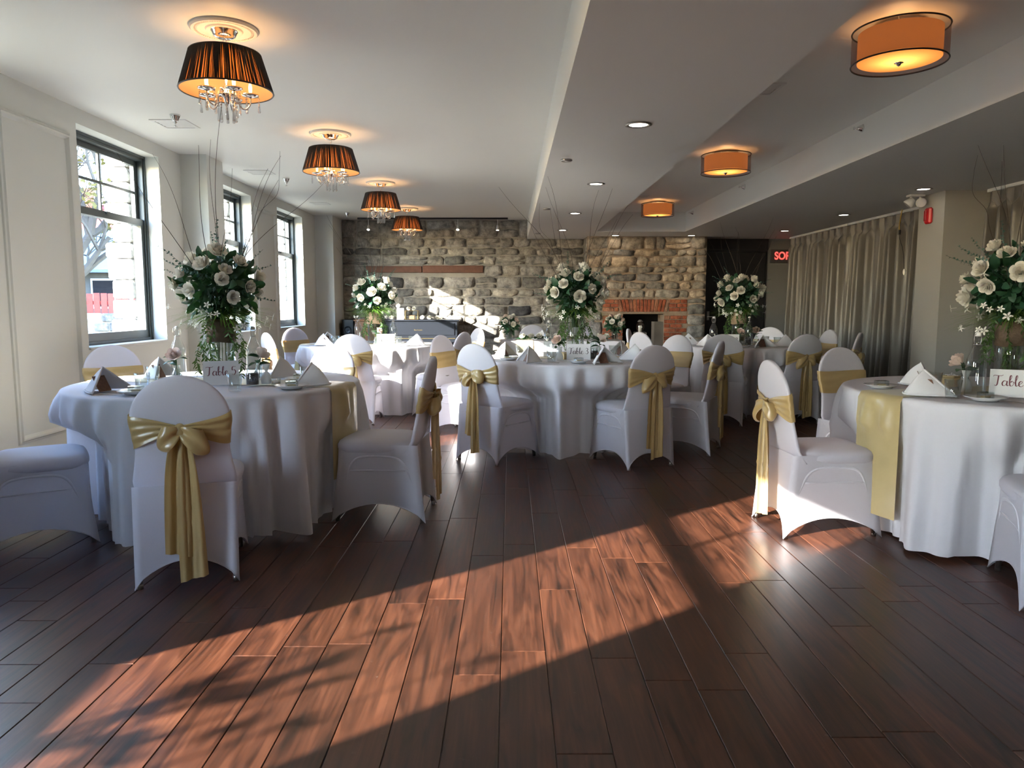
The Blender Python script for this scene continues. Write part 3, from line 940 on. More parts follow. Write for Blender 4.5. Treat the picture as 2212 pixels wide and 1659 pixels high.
# ------------------------------------------------------------------ round tables, cloths, runners
def seat_hit(cx, cy_, dx, dy):
    """how far a ray from the table centre runs before it meets a chair"""
    best = 9.0
    for (x, y, fx, fy) in SEATS:
        if math.hypot(x - cx, y - cy_) > 1.6: continue
        ox, oy = cx - x, cy_ - y
        lx, ly = ox * fy - oy * fx, ox * fx + oy * fy
        rx, ry = dx * fy - dy * fx, dx * fx + dy * fy
        t0, t1 = 0.0, 9.0
        for o, d, a, b in ((lx, rx, -0.235, 0.235), (ly, ry, -0.30, 0.265)):
            if abs(d) < 1e-9:
                if o < a or o > b: t0 = 99
                continue
            p, q = sorted(((a - o) / d, (b - o) / d)); t0 = max(t0, p); t1 = min(t1, q)
        if t0 <= t1: best = min(best, t0)
    return best


def fold_fn(seed, cx, cy_):
    rg = random.Random(seed)
    NA = 360
    raw = [min(9.0, seat_hit(cx, cy_, math.cos(2 * PI * i / NA), math.sin(2 * PI * i / NA))) for i in range(NA)]
    lim = [min(raw[(i + j) % NA] + 0.0022 * max(0, abs(j) - 1) ** 1.7 for j in range(-26, 27)) for i in range(NA)]
    comps = [(k, rg.uniform(0.5, 1.0) / (1 + abs(k - 28) * 0.07), rg.uniform(0, 6.28)) for k in (11, 17, 22, 27, 31, 38, 47)]
    tot = sum(c[1] for c in comps)

    def r(th, z):
        d = max(0.0, TZ - z)
        amp = 0.078 * min(1.0, (d / 0.70)) ** 0.55 * min(1, d / 0.06)
        w = sum(a * math.cos(k * th + p) for k, a, p in comps) / tot * 1.7
        w = (w + 0.25 * w * abs(w))
        rr = TR + 0.012 + 0.03 * (d / 0.75) + amp * w
        q = (th / (2 * PI)) % 1.0 * NA; i0 = int(q) % NA; fq = q - int(q)
        lm = lim[i0] * (1 - fq) + lim[(i0 + 1) % NA] * fq - 0.008
        if lm < rr and z < 0.60:
            b = min(1.0, (0.60 - z) / 0.11)
            rr = rr + (max(lm - 0.012 + 0.35 * amp * (w - 1.0), 0.45) - rr) * b
        return rr
    return r


FOLD = {}
DESC = {5: 'the near left table', 3: 'the middle table', 4: 'the far left table', 2: 'the far right table', 1: 'the near right table'}
TLAB = {5: 'round table in a white floor-length cloth near the first window, with the Table 5 sign',
        3: 'round white-clothed table in the middle of the room, with the Table 3 sign',
        4: 'sunlit round white-clothed table at the far left, in front of the piano',
        2: 'round white-clothed table at the far right, in front of the black door',
        1: 'round white-clothed table cut off by the right edge of the photo'}


def round_table(k):
    cx, cy_ = TB[k]; f = fold_fn(100 + k, cx, cy_); FOLD[k] = f
    t = thing('round_table', TLAB[k], 'table', (cx, cy_, 0), 0, 'round banquet tables')
    MB().lathe([(TR - 0.02, 0.725), (TR, 0.73), (TR, 0.752), (TR - 0.01, 0.758), (0.0, 0.758)], 48, (0, 0, 0)).build('table_top', M_card, t)
    for j in range(4):
        a = PI / 4 + j * PI / 2
        MB().tube([(0.26 * math.cos(a), 0.26 * math.sin(a), 0.73), (0.34 * math.cos(a), 0.34 * math.sin(a), 0.0)], 0.014, 6).build('leg', M_steel, t)
    mb = MB(); n = 340; rings = []
    for rr in (0.02, 0.3, 0.6, TR - 0.03):
        rings.append([(rr * math.cos(2 * PI * j / n), rr * math.sin(2 * PI * j / n), TZ - 0.001) for j in range(n)])
    zs = [TZ - 0.0015, TZ - 0.006, TZ - 0.015, TZ - 0.03] + [TZ - 0.05 - (TZ - 0.07) * (i / 17) for i in range(18)]
    for i, z in enumerate(zs):
        ring = []
        for j in range(n):
            th = 2 * PI * j / n
            rr = f(th, z)
            if i == 0: rr = TR - 0.006
            elif i == 1: rr = TR + 0.006
            elif i == 2: rr = TR + 0.012
            zz = z + (0.006 * math.sin(5 * th + k) if i == len(zs) - 1 else 0)
            ring.append((rr * math.cos(th), rr * math.sin(th), zz))
        rings.append(ring)
    mb.loft(rings, True, True, False)
    c = mb.build('tablecloth', M_cloth, t, True)
    return t


for k in TB: round_table(k)


def runner(k, ang, zlo, w, label):
    f = FOLD[k]; cx, cy_ = TB[k]
    mb = MB(); ns = 16; Lh = []
    nt_top, nt_d = 14, 26
    ca, sa = math.cos(ang), math.sin(ang)

    def fn(u, v):
        s_ = (u - 0.5) * w
        edge = math.sqrt(max(0.01, (TR + 0.008) ** 2 - s_ * s_))
        tt = abs(v - 0.5) * 2
        sd = 1 if v > 0.5 else -1
        if tt < 0.5:
            x = sd * (tt / 0.5) * (edge - 0.012); z = TZ + 0.003 + 0.0012 * math.sin(9 * x + 14 * s_)
            px, py = x, s_
        else:
            q = (tt - 0.5) / 0.5
            zl = zlo[0] if sd < 0 else zlo[1]
            z = TZ + 0.002 - (TZ - zl) * q + 0.0
            th0 = math.atan2(s_, sd * edge)
            th = th0 + ang
            r = max(f(th, z), TR + 0.012) + 0.008
            if q < 0.03: r = TR + 0.004 + 0.012 * (q / 0.03)
            px, py = r * math.cos(th0), r * math.sin(th0)
        return (px * ca - py * sa, px * sa + py * ca, z)
    mb.grid(fn, ns, 80)
    o = mb.build('table_runner', M_runner, None, True, (cx, cy_, 0))
    tag(o, label, 'table runner', 'gold satin table runners')


runner(5, math.radians(-14), (0.40, 0.24), 0.31, 'gold satin runner across Table 5, hanging down beside the side-on chair')
runner(3, math.radians(6), (0.45, 0.45), 0.31, 'gold satin runner across the middle of Table 3')
runner(4, math.radians(8), (0.45, 0.45), 0.31, 'gold satin runner across the sunlit far left table')
runner(2, math.radians(0), (0.45, 0.45), 0.31, 'gold satin runner across Table 2 at the far right')
runner(1, math.radians(14), (0.13, 0.3), 0.30, 'shiny gold satin runner hanging almost to the floor at the right table')

# head table by the fireplace
ht = thing('head_table', 'long white-clothed head table with a rose garland, in front of the fireplace', 'table', (0.685, 9.95, 0))
MB().box(-0.80, 0.80, -0.27, 0.27, 0.72, 0.745).build('table_top', M_card, ht)
for sx in (-0.7, 0.7):
    for sy in (-0.2, 0.2):
        MB().tube([(sx, sy, 0.72), (sx, sy, 0.0)], 0.014, 6).build('leg', M_steel, ht)
mb = MB(); hr = random.Random(3); per = []
for i in range(60): per.append((-0.81 + 1.62 * i / 60, -0.28, 0, -1))
for i in range(22): per.append((0.81, -0.28 + 0.56 * i / 22, 1, 0))
for i in range(60): per.append((0.81 - 1.62 * i / 60, 0.28, 0, 1))
for i in range(22): per.append((-0.81, 0.28 - 0.56 * i / 22, -1, 0))
rings = [[(x * 0.02, y * 0.02, 0.752) for x, y, _, _ in per], [(x * 0.985, y * 0.96, 0.752) for x, y, _, _ in per]]
for z in (0.748, 0.735, 0.68, 0.55, 0.4, 0.25, 0.1, 0.02):
    d = 0.75 - z
    rings.append([(x + nx_ * (0.004 + 0.03 * d + 0.03 * d * math.sin(i * 0.75 + 0.8 * math.sin(i * 0.31))), y + ny_ * (0.004 + 0.03 * d + 0.03 * d * math.sin(i * 0.75 + 0.8 * math.sin(i * 0.31))), z) for i, (x, y, nx_, ny_) in enumerate(per)])
mb.loft(rings, True, True).build('tablecloth', M_cloth, ht, True)
mb = MB()
mb.grid(lambda u, v: ((u - 0.5) * 0.22, (0.25 - 0.53 * min(1, v * 2)) if v < 0.5 else -0.292 - 0.035 * (v - 0.5) * 2 - 0.012 * math.sin(u * 14) * (v - 0.5), 0.757 if v < 0.5 else 0.757 - 0.60 * (v - 0.5) * 2), 10, 24)
tag(mb.build('table_runner', M_runner, None, True, (0.19, 9.95, 0)), 'gold satin runner hanging over the front of the head table', 'table runner', 'gold satin table runners')


# ------------------------------------------------------------------ flowers
def rose_mesh(seed, m, name='rose'):
    rg = random.Random(seed); mb = MB()
    for (n, r0, hgt, flare, zb_) in ((3, 0.007, 0.047, 0.0, 0.004), (4, 0.014, 0.049, 0.001, 0.002), (5, 0.022, 0.048, 0.003, -0.002), (6, 0.031, 0.045, 0.006, -0.007), (6, 0.039, 0.039, 0.013, -0.013)):
        off = rg.uniform(0, 6)
        for i in range(n):
            th0 = off + 2 * PI * i / n; hw = PI / n * 1.75; wob = rg.uniform(-0.003, 0.003)

            def fn(u, v):
                s_ = 2 * u - 1
                th = th0 + s_ * hw * (0.45 + 0.55 * math.sin(PI * min(1, v * 0.9 + 0.12)))
                prof = v ** 0.6
                r = r0 * (0.30 + 0.70 * prof) + flare * max(0, v - 0.55) * 2.0 * (1 - 0.25 * s_ * s_)
                z = zb_ + (hgt + wob) * v * (1 - 0.18 * s_ * s_) - flare * 0.55 * max(0, v - 0.7) * 2
                return (r * math.cos(th), r * math.sin(th), z)
            mb.grid(fn, 4, 4)
    mb.ball((0, 0, -0.008), 0.014, 0.014, 0.010, 8, 4)
    return mb.mesh(name, m, True)


def leaf_shape(mb, M, L_, W):
    """one pointed leaf along +x, creased along the midrib"""
    st = len(mb.v)
    pts = []
    for i in range(5):
        t = i / 4
        w = W * math.sin(PI * min(0.97, t * 0.9 + 0.06)) ** 0.8
        z = 0.10 * L_ * math.sin(PI * t) - 0.10 * L_ * t * t
        pts += [(L_ * t, -w, z + 0.18 * w), (L_ * t, 0, z), (L_ * t, w, z + 0.18 * w)]
    fs = []
    for i in range(4):
        fs += [(3 * i, 3 * i + 3, 3 * i + 4, 3 * i + 1), (3 * i + 1, 3 * i + 4, 3 * i + 5, 3 * i + 2)]
    mb.add(pts, fs); mb.xf(M, st)


def aim(p, d, roll=0.0):
    """matrix placing +x along d at p"""
    d = Vector(d).normalized(); up = Vector((0, 0, 1))
    if abs(d.z) > 0.98: up = Vector((0, 1, 0))
    y = up.cross(d).normalized(); z = d.cross(y)
    return Matrix.Translation(Vector(p)) @ Matrix(((d.x, y.x, z.x), (d.y, y.y, z.y), (d.z, y.z, z.z))).to_4x4() @ Matrix.Rotation(roll, 4, 'X')


ROSES = [rose_mesh(s_, M_rose) for s_ in (1, 2, 3)]
BLUSH = [rose_mesh(s_, M_blush) for s_ in (4, 5)]
mbl = MB(); leaf_shape(mbl, Matrix.Identity(4), 0.085, 0.024); LEAF = mbl.mesh('leaf', M_leaf, True)


def euca_mesh(seed):
    rg = random.Random(seed); mb = MB(); L_ = 0.26
    pts = [(L_ * t / 8, 0.012 * math.sin(t * 0.5 + seed), 0.02 * math.sin(t / 8 * 2)) for t in range(9)]
    mb.tube(pts, [0.0022 * (1 - 0.08 * i) for i in range(9)], 4)
    for i in range(13):
        t = (i + 1) / 13.5
        s_ = 0.016 * (1 - 0.62 * t)
        for sd in (-1, 1):
            a = rg.uniform(0, 6.28); x = L_ * t
            c = Vector((x, 0.012 * math.sin(t * 8 * 0.5 + seed), 0.02 * math.sin(t * 2)))
            d = Vector((0.45, sd * math.cos(a * 0.3), math.sin(a) * 0.8)).normalized()
            M = aim(c, d, rg.uniform(0, 3)); st = len(mb.v)
            mb.add([(0, 0, 0), (s_ * 0.6, -s_ * 0.55, 0), (s_ * 1.3, -s_ * 0.4, 0.002), (s_ * 1.5, 0, 0.003), (s_ * 1.3, s_ * 0.4, 0.002), (s_ * 0.6, s_ * 0.55, 0)], [(0, 1, 2, 3), (0, 3, 4, 5)])
            mb.xf(M, st)
    return mb.mesh('eucalyptus_sprig', M_euca, True)


EUCA = [euca_mesh(s_) for s_ in (1, 2, 3)]


def small_flower_mesh():
    mb = MB()
    for i in range(5):
        a = 2 * PI * i / 5; st = len(mb.v)
        mb.add([(0.002, 0, 0), (0.010, -0.0055, 0.004), (0.021, -0.004, 0.003), (0.024, 0, 0.001), (0.021, 0.004, 0.003), (0.010, 0.0055, 0.004)], [(0, 1, 2, 3), (0, 3, 4, 5)])
        mb.xf(Matrix.Rotation(a, 4, 'Z'), st)
    mb.tube([(0, 0, 0.002), (0, 0, -0.03)], 0.0014, 4)
    return mb.mesh('small_flower', M_jas, True)


JAS = small_flower_mesh()


def vine_mesh(seed):
    rg = random.Random(seed); mb = MB(); L_ = rg.uniform(0.24, 0.36)
    pts = [(0.06 * math.sin(1.6 * t / 8) + 0.01 * math.sin(t + seed), 0.012 * math.sin(t * 1.3 + seed), 0.03 * math.sin(min(1, t / 3) * PI) - L_ * t / 8) for t in range(9)]
    cp = catmull(pts, 3); mb.tube(cp, 0.0016, 4)
    for i, c in enumerate(cp[3:]):
        for sd in (-1, 1):
            leaf_shape(mb, aim(c, (sd * rg.uniform(0.4, 1), rg.uniform(-0.8, 0.8), -0.7), rg.uniform(0, 3)), rg.uniform(0.026, 0.040), 0.006)
    return mb.mesh('hanging_vine', M_vine, True)


VINE = [vine_mesh(s_) for s_ in (1, 2, 3, 4)]


def twig_mesh(seed, curly=False):
    rg = random.Random(seed); mb = MB(); L_ = rg.uniform(0.85, 1.12); P = []
    bend = rg.uniform(-0.16, 0.16); b2 = rg.uniform(-0.05, 0.05)
    for t in range(9):
        q = t / 8
        x = bend * q * q + b2 * math.sin(q * 5)
        y = 0.03 * math.sin(q * 4 + seed)
        if curly and q > 0.55:
            x += 0.05 * math.sin((q - 0.55) * 38); y += 0.03 * math.cos((q - 0.55) * 38)
        P.append((x, y, L_ * q))
    cp = catmull(P, 5)
    mb.tube(cp, [0.0026 * (1 - 0.7 * i / len(cp)) for i in range(len(cp))], 5)
    return mb.mesh('twig', M_twig, True)


TWIG = [twig_mesh(s_) for s_ in (1, 2, 3, 4, 5)] + [twig_mesh(6, True)]


def arrangement(x, y, z, seed, label, group, full=True):
    """tall silk-flower arrangement; z is the top of its vase"""
    rg = random.Random(seed)
    t = thing('flower_arrangement', label, 'flower arrangement', (x, y, z), rg.uniform(0, 6.28), group)
    C0 = Vector((0, 0, 0.20)); RX, RZ = 0.225, 0.205
    # dense inner greenery, too small to count
    mb = MB()
    for _ in range(420):
        d = Vector((rg.gauss(0, 1), rg.gauss(0, 1), rg.gauss(0, 1))).normalized()
        rr = rg.uniform(0.25, 0.86)
        p = C0 + Vector((d.x * RX, d.y * RX, d.z * RZ)) * rr
        dd = d + Vector((rg.gauss(0, 0.5), rg.gauss(0, 0.5), rg.gauss(0, 0.5)))
        leaf_shape(mb, aim(p, dd, rg.uniform(0, 6.28)), rg.uniform(0.05, 0.085), rg.uniform(0.014, 0.024))
    mb.tube([(0, 0, -0.10), (0, 0, 0.2)], 0.03, 6)
    tag(mb.build('inner_foliage', M_leaf, t, True), kind='stuff')
    n = 24
    for i in range(n):
        h = 0.97 - 1.32 * (i + 0.5) / n
        a = i * 2.39996 + rg.uniform(-0.25, 0.25)
        q = math.sqrt(max(0, 1 - h * h)); d = Vector((q * math.cos(a), q * math.sin(a), h))
        rr = rg.uniform(0.92, 1.14)
        p = C0 + Vector((d.x * RX, d.y * RX, d.z * RZ)) * rr
        dd = d + Vector((rg.gauss(0, 0.16), rg.gauss(0, 0.16), rg.gauss(0, 0.16)))
        o = ob('rose', ROSES[rg.randrange(3)], t, p, dd.to_track_quat('Z', 'Y').to_euler(), rg.uniform(0.85, 1.22))
    for i in range(44):
        d = Vector((rg.gauss(0, 1), rg.gauss(0, 1), rg.gauss(0.2, 0.9))).normalized()
        p = C0 + Vector((d.x * RX, d.y * RX, d.z * RZ)) * rg.uniform(0.72, 0.98)
        dd = d + Vector((rg.gauss(0, 0.6), rg.gauss(0, 0.6), rg.gauss(0, 0.6)))
        M = aim(p, dd, rg.uniform(0, 6.28))
        o = ob('leaf', LEAF, t); o.matrix_local = M @ Matrix.Scale(rg.uniform(0.8, 1.25), 4)
    for i in range(11):
        a = 2 * PI * i / 11 + rg.uniform(-0.3, 0.3); el = rg.uniform(-0.15, 1.15)
        d = Vector((math.cos(a) * math.cos(el), math.sin(a) * math.cos(el), math.sin(el)))
        o = ob('eucalyptus_sprig', EUCA[i % 3], t); o.matrix_local = aim(C0 + d * 0.12, d, rg.uniform(0, 6)) @ Matrix.Scale(rg.uniform(0.85, 1.2), 4)
    mb = MB()
    for _ in range(300):
        a = rg.uniform(0, 6.28); L_ = rg.uniform(0.17, 0.29); up = rg.uniform(-0.1, 0.55)
        P = []
        for q in (0, 0.33, 0.66, 1.0):
            P.append((0.05 + L_ * q * math.cos(up), 0.0, 0.035 + L_ * q * math.sin(up) - 0.16 * L_ * 2 * q * q))
        w = rg.uniform(0.003, 0.006); st = len(mb.v)
        vs = []
        for j, (px, py, pz) in enumerate(P):
            ww = w * (1 - 0.92 * j / 3); vs += [(px, -ww, pz), (px, ww, pz + 0.0005)]
        mb.add(vs, [(0, 2, 3, 1), (2, 4, 5, 3), (4, 6, 7, 5)]); mb.xf(Matrix.Rotation(a, 4, 'Z'), st)
    tag(mb.build('grass_tuft', M_grass, t), kind='stuff')
    for i in range(34):
        a = rg.uniform(0, 6.28); rr = rg.uniform(0.15, 0.31)
        p = (rr * math.cos(a), rr * math.sin(a), rg.uniform(-0.05, 0.10))
        dd = Vector((math.cos(a), math.sin(a), rg.uniform(-0.3, 0.8)))
        ob('small_flower', JAS, t, p, dd.to_track_quat('Z', 'Y').to_euler(), rg.uniform(0.8, 1.15))
    for i in range(9):
        a = 2 * PI * i / 9 + rg.uniform(-0.3, 0.3)
        o = ob('hanging_vine', VINE[i % 4], t, (0.085 * math.cos(a), 0.085 * math.sin(a), 0.02), (0, 0, a), rg.uniform(0.75, 1.05))
    if full:
        for i in range(11):
            a = rg.uniform(0, 6.28); tilt = rg.uniform(0.05, 0.62)
            ob('twig', TWIG[5 if i == 0 else i % 5], t, (0.03 * math.cos(a), 0.03 * math.sin(a), 0.12), (0, tilt, a), rg.uniform(0.8, 1.08))
    return t


def cyl_vase(x, y, z, h, r, label, group, wrap=None, wh=0.13):
    t = thing('cylinder_vase', label, 'vase', (x, y, z), 0, group)
    mb = MB(); mb.lathe([(0.001, 0.0), (r, 0.0), (r, h), (r - 0.004, h), (r - 0.004, 0.014), (0.001, 0.014)], 40)
    mb.build('glass', M_glass, t, True)
    rg = random.Random(int(x * 100)); st = MB()
    for _ in range(9):
        a = rg.uniform(0, 6.28); q = rg.uniform(0.2, 0.8) * r; b = a + rg.uniform(-1, 1)
        st.tube([(q * math.cos(a), q * math.sin(a), h), (q * 0.7 * math.cos(b), q * 0.7 * math.sin(b), rg.uniform(0.03, 0.16))], 0.0025, 4)
    st.build('stems', M_vine, t)
    if wrap:
        mb = MB(); n = 40; rings = []
        for (rr, zz) in ((r + 0.001, h - wh), (r + 0.006, h - wh), (r + 0.008, h - wh * 0.5), (r + 0.007, h + 0.006), (r + 0.001, h + 0.006)):
            rings.append([((rr + 0.0015 * math.sin(7 * j)) * math.cos(2 * PI * j / n), (rr + 0.0015 * math.sin(7 * j)) * math.sin(2 * PI * j / n), zz + 0.004 * math.sin(3 * j * 2 * PI / n)) for j in range(n)])
        mb.loft(rings, True); mb.build('bark_wrap', wrap, t, True)
    return t


ZT = TZ + 0.006
VP = {5: (-1.76, 4.52), 3: (0.565, 6.47), 4: (-1.60, 8.75), 2: (2.66, 8.65), 1: (2.78, 4.10)}
ALAB = {5: 'large white rose and greenery arrangement with tall twigs on Table 5, before the windows',
        3: 'white rose arrangement with trailing bright greenery on Table 3, before the chimney breast',
        4: 'white rose arrangement on the far left table, in front of the piano',
        2: 'white rose arrangement against the black door on Table 2',
        1: 'white rose arrangement at the right edge, on the right table, before the curtain'}
for k, (x, y) in VP.items():
    cyl_vase(x, y, ZT, 0.36, 0.078, 'tall clear glass cylinder vase under the flowers on ' + DESC[k], 'cylinder vases', {5: M_bark, 4: M_barkl, 2: M_barkl, 1: M_bark, 3: None}[k])
    arrangement(x, y, ZT + 0.36, 200 + k, ALAB[k], 'tall flower arrangements')

# ------------------------------------------------------------------ table settings
def napkin_mesh():
    mb = MB(); A = Vector((0.0, 0.015, 0.125)); th = 0.004

    def base(u):
        # V-shaped fold: left corner, rounded front crease, right corner
        x = 0.145 * (2 * u - 1)
        y = 0.075 - 0.165 * (1 - abs(2 * u - 1) ** 1.6)
        return Vector((x, y, 0.0))
    for off in (0.0, th):
        def fn(u, v, off=off):
            p = A.lerp(base(u), v)
            p.y += off * 1.5
            p.z += 0.018 * math.sin(PI * v) * (1 - abs(2 * u - 1)) - off * (1 - v)
            return tuple(p)
        mb.grid(fn, 20, 10)
    # turned-up lip at the open side
    for sd in (0, 1):
        P = [tuple(A.lerp(base(sd), v / 8) + Vector((0, 0.002, 0.018 * math.sin(PI * v / 8) * 0))) for v in range(9)]
        mb.tube(P, 0.006, 6)
    mb.tube([tuple(base(u / 20) + Vector((0, 0, 0.005))) for u in range(21)], 0.005, 6)
    return mb.mesh('folded_napkin', M_napkin, True)


NAP = napkin_mesh()
mcard = MB(); mcard.box(-0.042, 0.042, 0.0, 0.0015, 0.0, 0.09); MCARD = mcard.mesh('menu_card', M_menu)
mb = MB(); mb.lathe([(0.0, 0.004), (0.045, 0.004), (0.05, 0.0), (0.055, 0.0), (0.06, 0.006), (0.09, 0.016), (0.093, 0.018), (0.090, 0.019), (0.06, 0.010), (0.05, 0.008), (0.0, 0.008)], 40); PLATE = mb.mesh('side_plate', M_china, True)
mb = MB(); mb.lathe([(0.0, 0.0), (0.030, 0.0), (0.032, 0.004), (0.040, 0.092), (0.038, 0.092), (0.030, 0.016), (0.0, 0.014)], 28); TUMB = mb.mesh('tumbler', M_glass, True)
mb = MB(); mb.lathe([(0.0, 0.0), (0.042, 0.0), (0.046, 0.006), (0.046, 0.165), (0.043, 0.185), (0.030, 0.215), (0.018, 0.245), (0.0145, 0.262), (0.0145, 0.288), (0.017, 0.290), (0.017, 0.300), (0.0, 0.300)], 28); BOTG = mb.mesh('glass_body', M_glass, True)
mb = MB(); mb.lathe([(0.0, 0.006), (0.0425, 0.006), (0.0425, 0.165), (0.039, 0.184), (0.0, 0.186)], 24); BOTW = mb.mesh('water', M_water, True)
mb = MB(); mb.lathe([(0.0, 0.300), (0.013, 0.300), (0.014, 0.312), (0.010, 0.320), (0.0, 0.321)], 14); BOTS = mb.mesh('stopper', M_white, True)
mb = MB()
for sd in (-1, 1):
    mb.tube([(sd * 0.016, 0, 0.258), (sd * 0.024, 0, 0.275), (sd * 0.022, 0, 0.305), (sd * 0.010, 0, 0.315)], 0.0018, 5)
mb.tube([(0.017 * math.cos(a), 0.017 * math.sin(a), 0.258) for a in [2 * PI * i / 14 for i in range(14)]], 0.0018, 5, False, True)
BOTC = mb.mesh('wire_clip', M_steel, True)
mb = MB(); mb.lathe([(0.0, 0.0), (0.024, 0.0), (0.030, 0.01), (0.031, 0.045), (0.020, 0.065), (0.018, 0.085), (0.021, 0.09), (0.019, 0.09), (0.016, 0.084), (0.018, 0.064), (0.028, 0.044), (0.027, 0.011), (0.0, 0.006)], 24); BUDG = mb.mesh('glass_body', M_glass, True)
mb = MB(); mb.lathe([(0.0, 0.0), (0.034, 0.0), (0.036, 0.005), (0.036, 0.07), (0.030, 0.08), (0.030, 0.098), (0.028, 0.098), (0.028, 0.08), (0.033, 0.069), (0.033, 0.006), (0.0, 0.004)], 24); JARG = mb.mesh('glass_body', M_glass, True)
mb = MB(); mb.lathe([(0.0, 0.005), (0.0325, 0.006), (0.0325, 0.066), (0.02, 0.070), (0.0, 0.071)], 20); JARF = mb.mesh('filling', M_beans, True)
mb = MB(); mb.lathe([(0.0, 0.0), (0.026, 0.0), (0.028, 0.034), (0.026, 0.034), (0.024, 0.006), (0.0, 0.005)], 20); TEAG = mb.mesh('glass_cup', M_glass, True)
mb = MB(); mb.lathe([(0.0, 0.006), (0.022, 0.006), (0.022, 0.020), (0.0, 0.021)], 16); mb.tube([(0, 0, 0.02), (0, 0, 0.027)], 0.0012, 4); TEAW = mb.mesh('wax', M_wax, True)
mb = MB(); mb.lathe([(0.0, 0.0), (0.026, 0.004), (0.030, 0.03), (0.020, 0.06), (0.008, 0.075), (0.014, 0.09), (0.022, 0.115), (0.018, 0.112), (0.006, 0.076), (0.0, 0.075)], 12)
mb.v = [(x * (1 + 0.12 * math.sin(9 * math.atan2(y, x))), y * (1 + 0.12 * math.sin(9 * math.atan2(y, x))), z) for x, y, z in mb.v]
BAG = mb.mesh('favour_bag', M_organza, True)
mb = MB(); mb.cbox(-0.035, 0.035, -0.035, 0.035, 0.0, 0.05, 0.003); mb.cbox(-0.037, 0.037, -0.037, 0.037, 0.05, 0.062, 0.003); KBOX = mb.mesh('box_body', M_kraft)
mb = MB(); mb.tube([(-0.037, 0, 0.063), (0.037, 0, 0.063)], 0.002, 4); mb.tube([(0, -0.037, 0.063), (0, 0.037, 0.063)], 0.002, 4); mb.tube([(0, 0, 0.064), (0.02, 0.012, 0.075), (0.03, 0.0, 0.066), (0, 0, 0.064), (-0.02, -0.012, 0.075), (-0.03, 0.0, 0.066), (0, 0, 0.064)], 0.002, 4); KSTR = mb.mesh('twine', M_card)
mb = MB(); mb.box(-0.032, 0.032, -0.022, 0.022, 0.0, 0.0015); mb.box(-0.032, 0.032, -0.022, 0.022, 0.0285, 0.030)
for sx in (-1, 1): mb.box(sx * 0.0305 - 0.0015, sx * 0.0305 + 0.0015, -0.022, 0.022, 0.0015, 0.0285)
for sy in (-1, 1): mb.box(-0.032, 0.032, sy * 0.0207 - 0.0012, sy * 0.0207 + 0.0012, 0.0015, 0.0285)
ACR = mb.mesh('clear_case', M_glass)
mb = MB(); mb.cbox(-0.022, 0.022, -0.013, 0.013, 0.002, 0.012, 0.003); ACRF = mb.mesh('biscuit', M_kraft)
mb = MB()
mb.box(-0.003, 0.003, -0.10, 0.02, 0.001, 0.003); mb.box(-0.010, 0.010, 0.02, 0.035, 0.001, 0.003)
for i in range(4): mb.box(-0.010 + 0.0058 * i, -0.0076 + 0.0058 * i, 0.035, 0.085, 0.001, 0.003)
FORK = mb.mesh('fork', M_steel)
mb = MB(); mb.cbox(-0.006, 0.006, -0.11, 0.0, 0.0005, 0.0045, 0.0015); mb.box(-0.008, 0.007, 0.0, 0.10, 0.001, 0.0028); KNIFE = mb.mesh('knife', M_steel)

GL = {  # handwritten strokes: ((x, y) ...) in em
    'T': ([[(0.02, 0.84), (0.10, 0.95), (0.35, 0.93), (0.62, 0.92), (0.78, 1.0)], [(0.42, 0.92), (0.38, 0.5), (0.33, 0.12), (0.22, 0.0), (0.12, 0.06)]], 0.66),
    'a': ([[(0.40, 0.40), (0.22, 0.48), (0.06, 0.28), (0.10, 0.05), (0.26, 0.04), (0.40, 0.28), (0.43, 0.46), (0.40, 0.16), (0.46, 0.02), (0.56, 0.10)]], 0.52),
    'b': ([[(0.04, 0.30), (0.22, 0.75), (0.22, 0.98), (0.12, 0.85), (0.09, 0.30), (0.16, 0.02), (0.34, 0.08), (0.38, 0.32), (0.28, 0.46), (0.16, 0.34)], [(0.36, 0.36), (0.50, 0.36)]], 0.46),
    'l': ([[(0.0, 0.25), (0.20, 0.70), (0.22, 0.97), (0.12, 0.88), (0.08, 0.30), (0.14, 0.02), (0.28, 0.10)]], 0.26),
    'e': ([[(0.0, 0.12), (0.22, 0.26), (0.32, 0.40), (0.22, 0.48), (0.08, 0.32), (0.10, 0.06), (0.26, 0.0), (0.42, 0.12)]], 0.42),
    '5': ([[(0.48, 0.92), (0.16, 0.90), (0.12, 0.55), (0.34, 0.58), (0.46, 0.34), (0.30, 0.03), (0.06, 0.10)]], 0.55),
    '3': ([[(0.08, 0.80), (0.24, 0.94), (0.42, 0.78), (0.32, 0.54), (0.20, 0.50), (0.40, 0.42), (0.44, 0.18), (0.26, 0.0), (0.06, 0.12)]], 0.55),
    '2': ([[(0.08, 0.72), (0.22, 0.93), (0.42, 0.78), (0.36, 0.48), (0.08, 0.06), (0.26, 0.06), (0.48, 0.02)]], 0.55),
    '1': ([[(0.10, 0.72), (0.26, 0.92), (0.26, 0.02)]], 0.40),
    '4': ([[(0.30, 0.92), (0.06, 0.34), (0.50, 0.34)], [(0.38, 0.60), (0.36, 0.0)]], 0.55), ' ': ([], 0.28)}


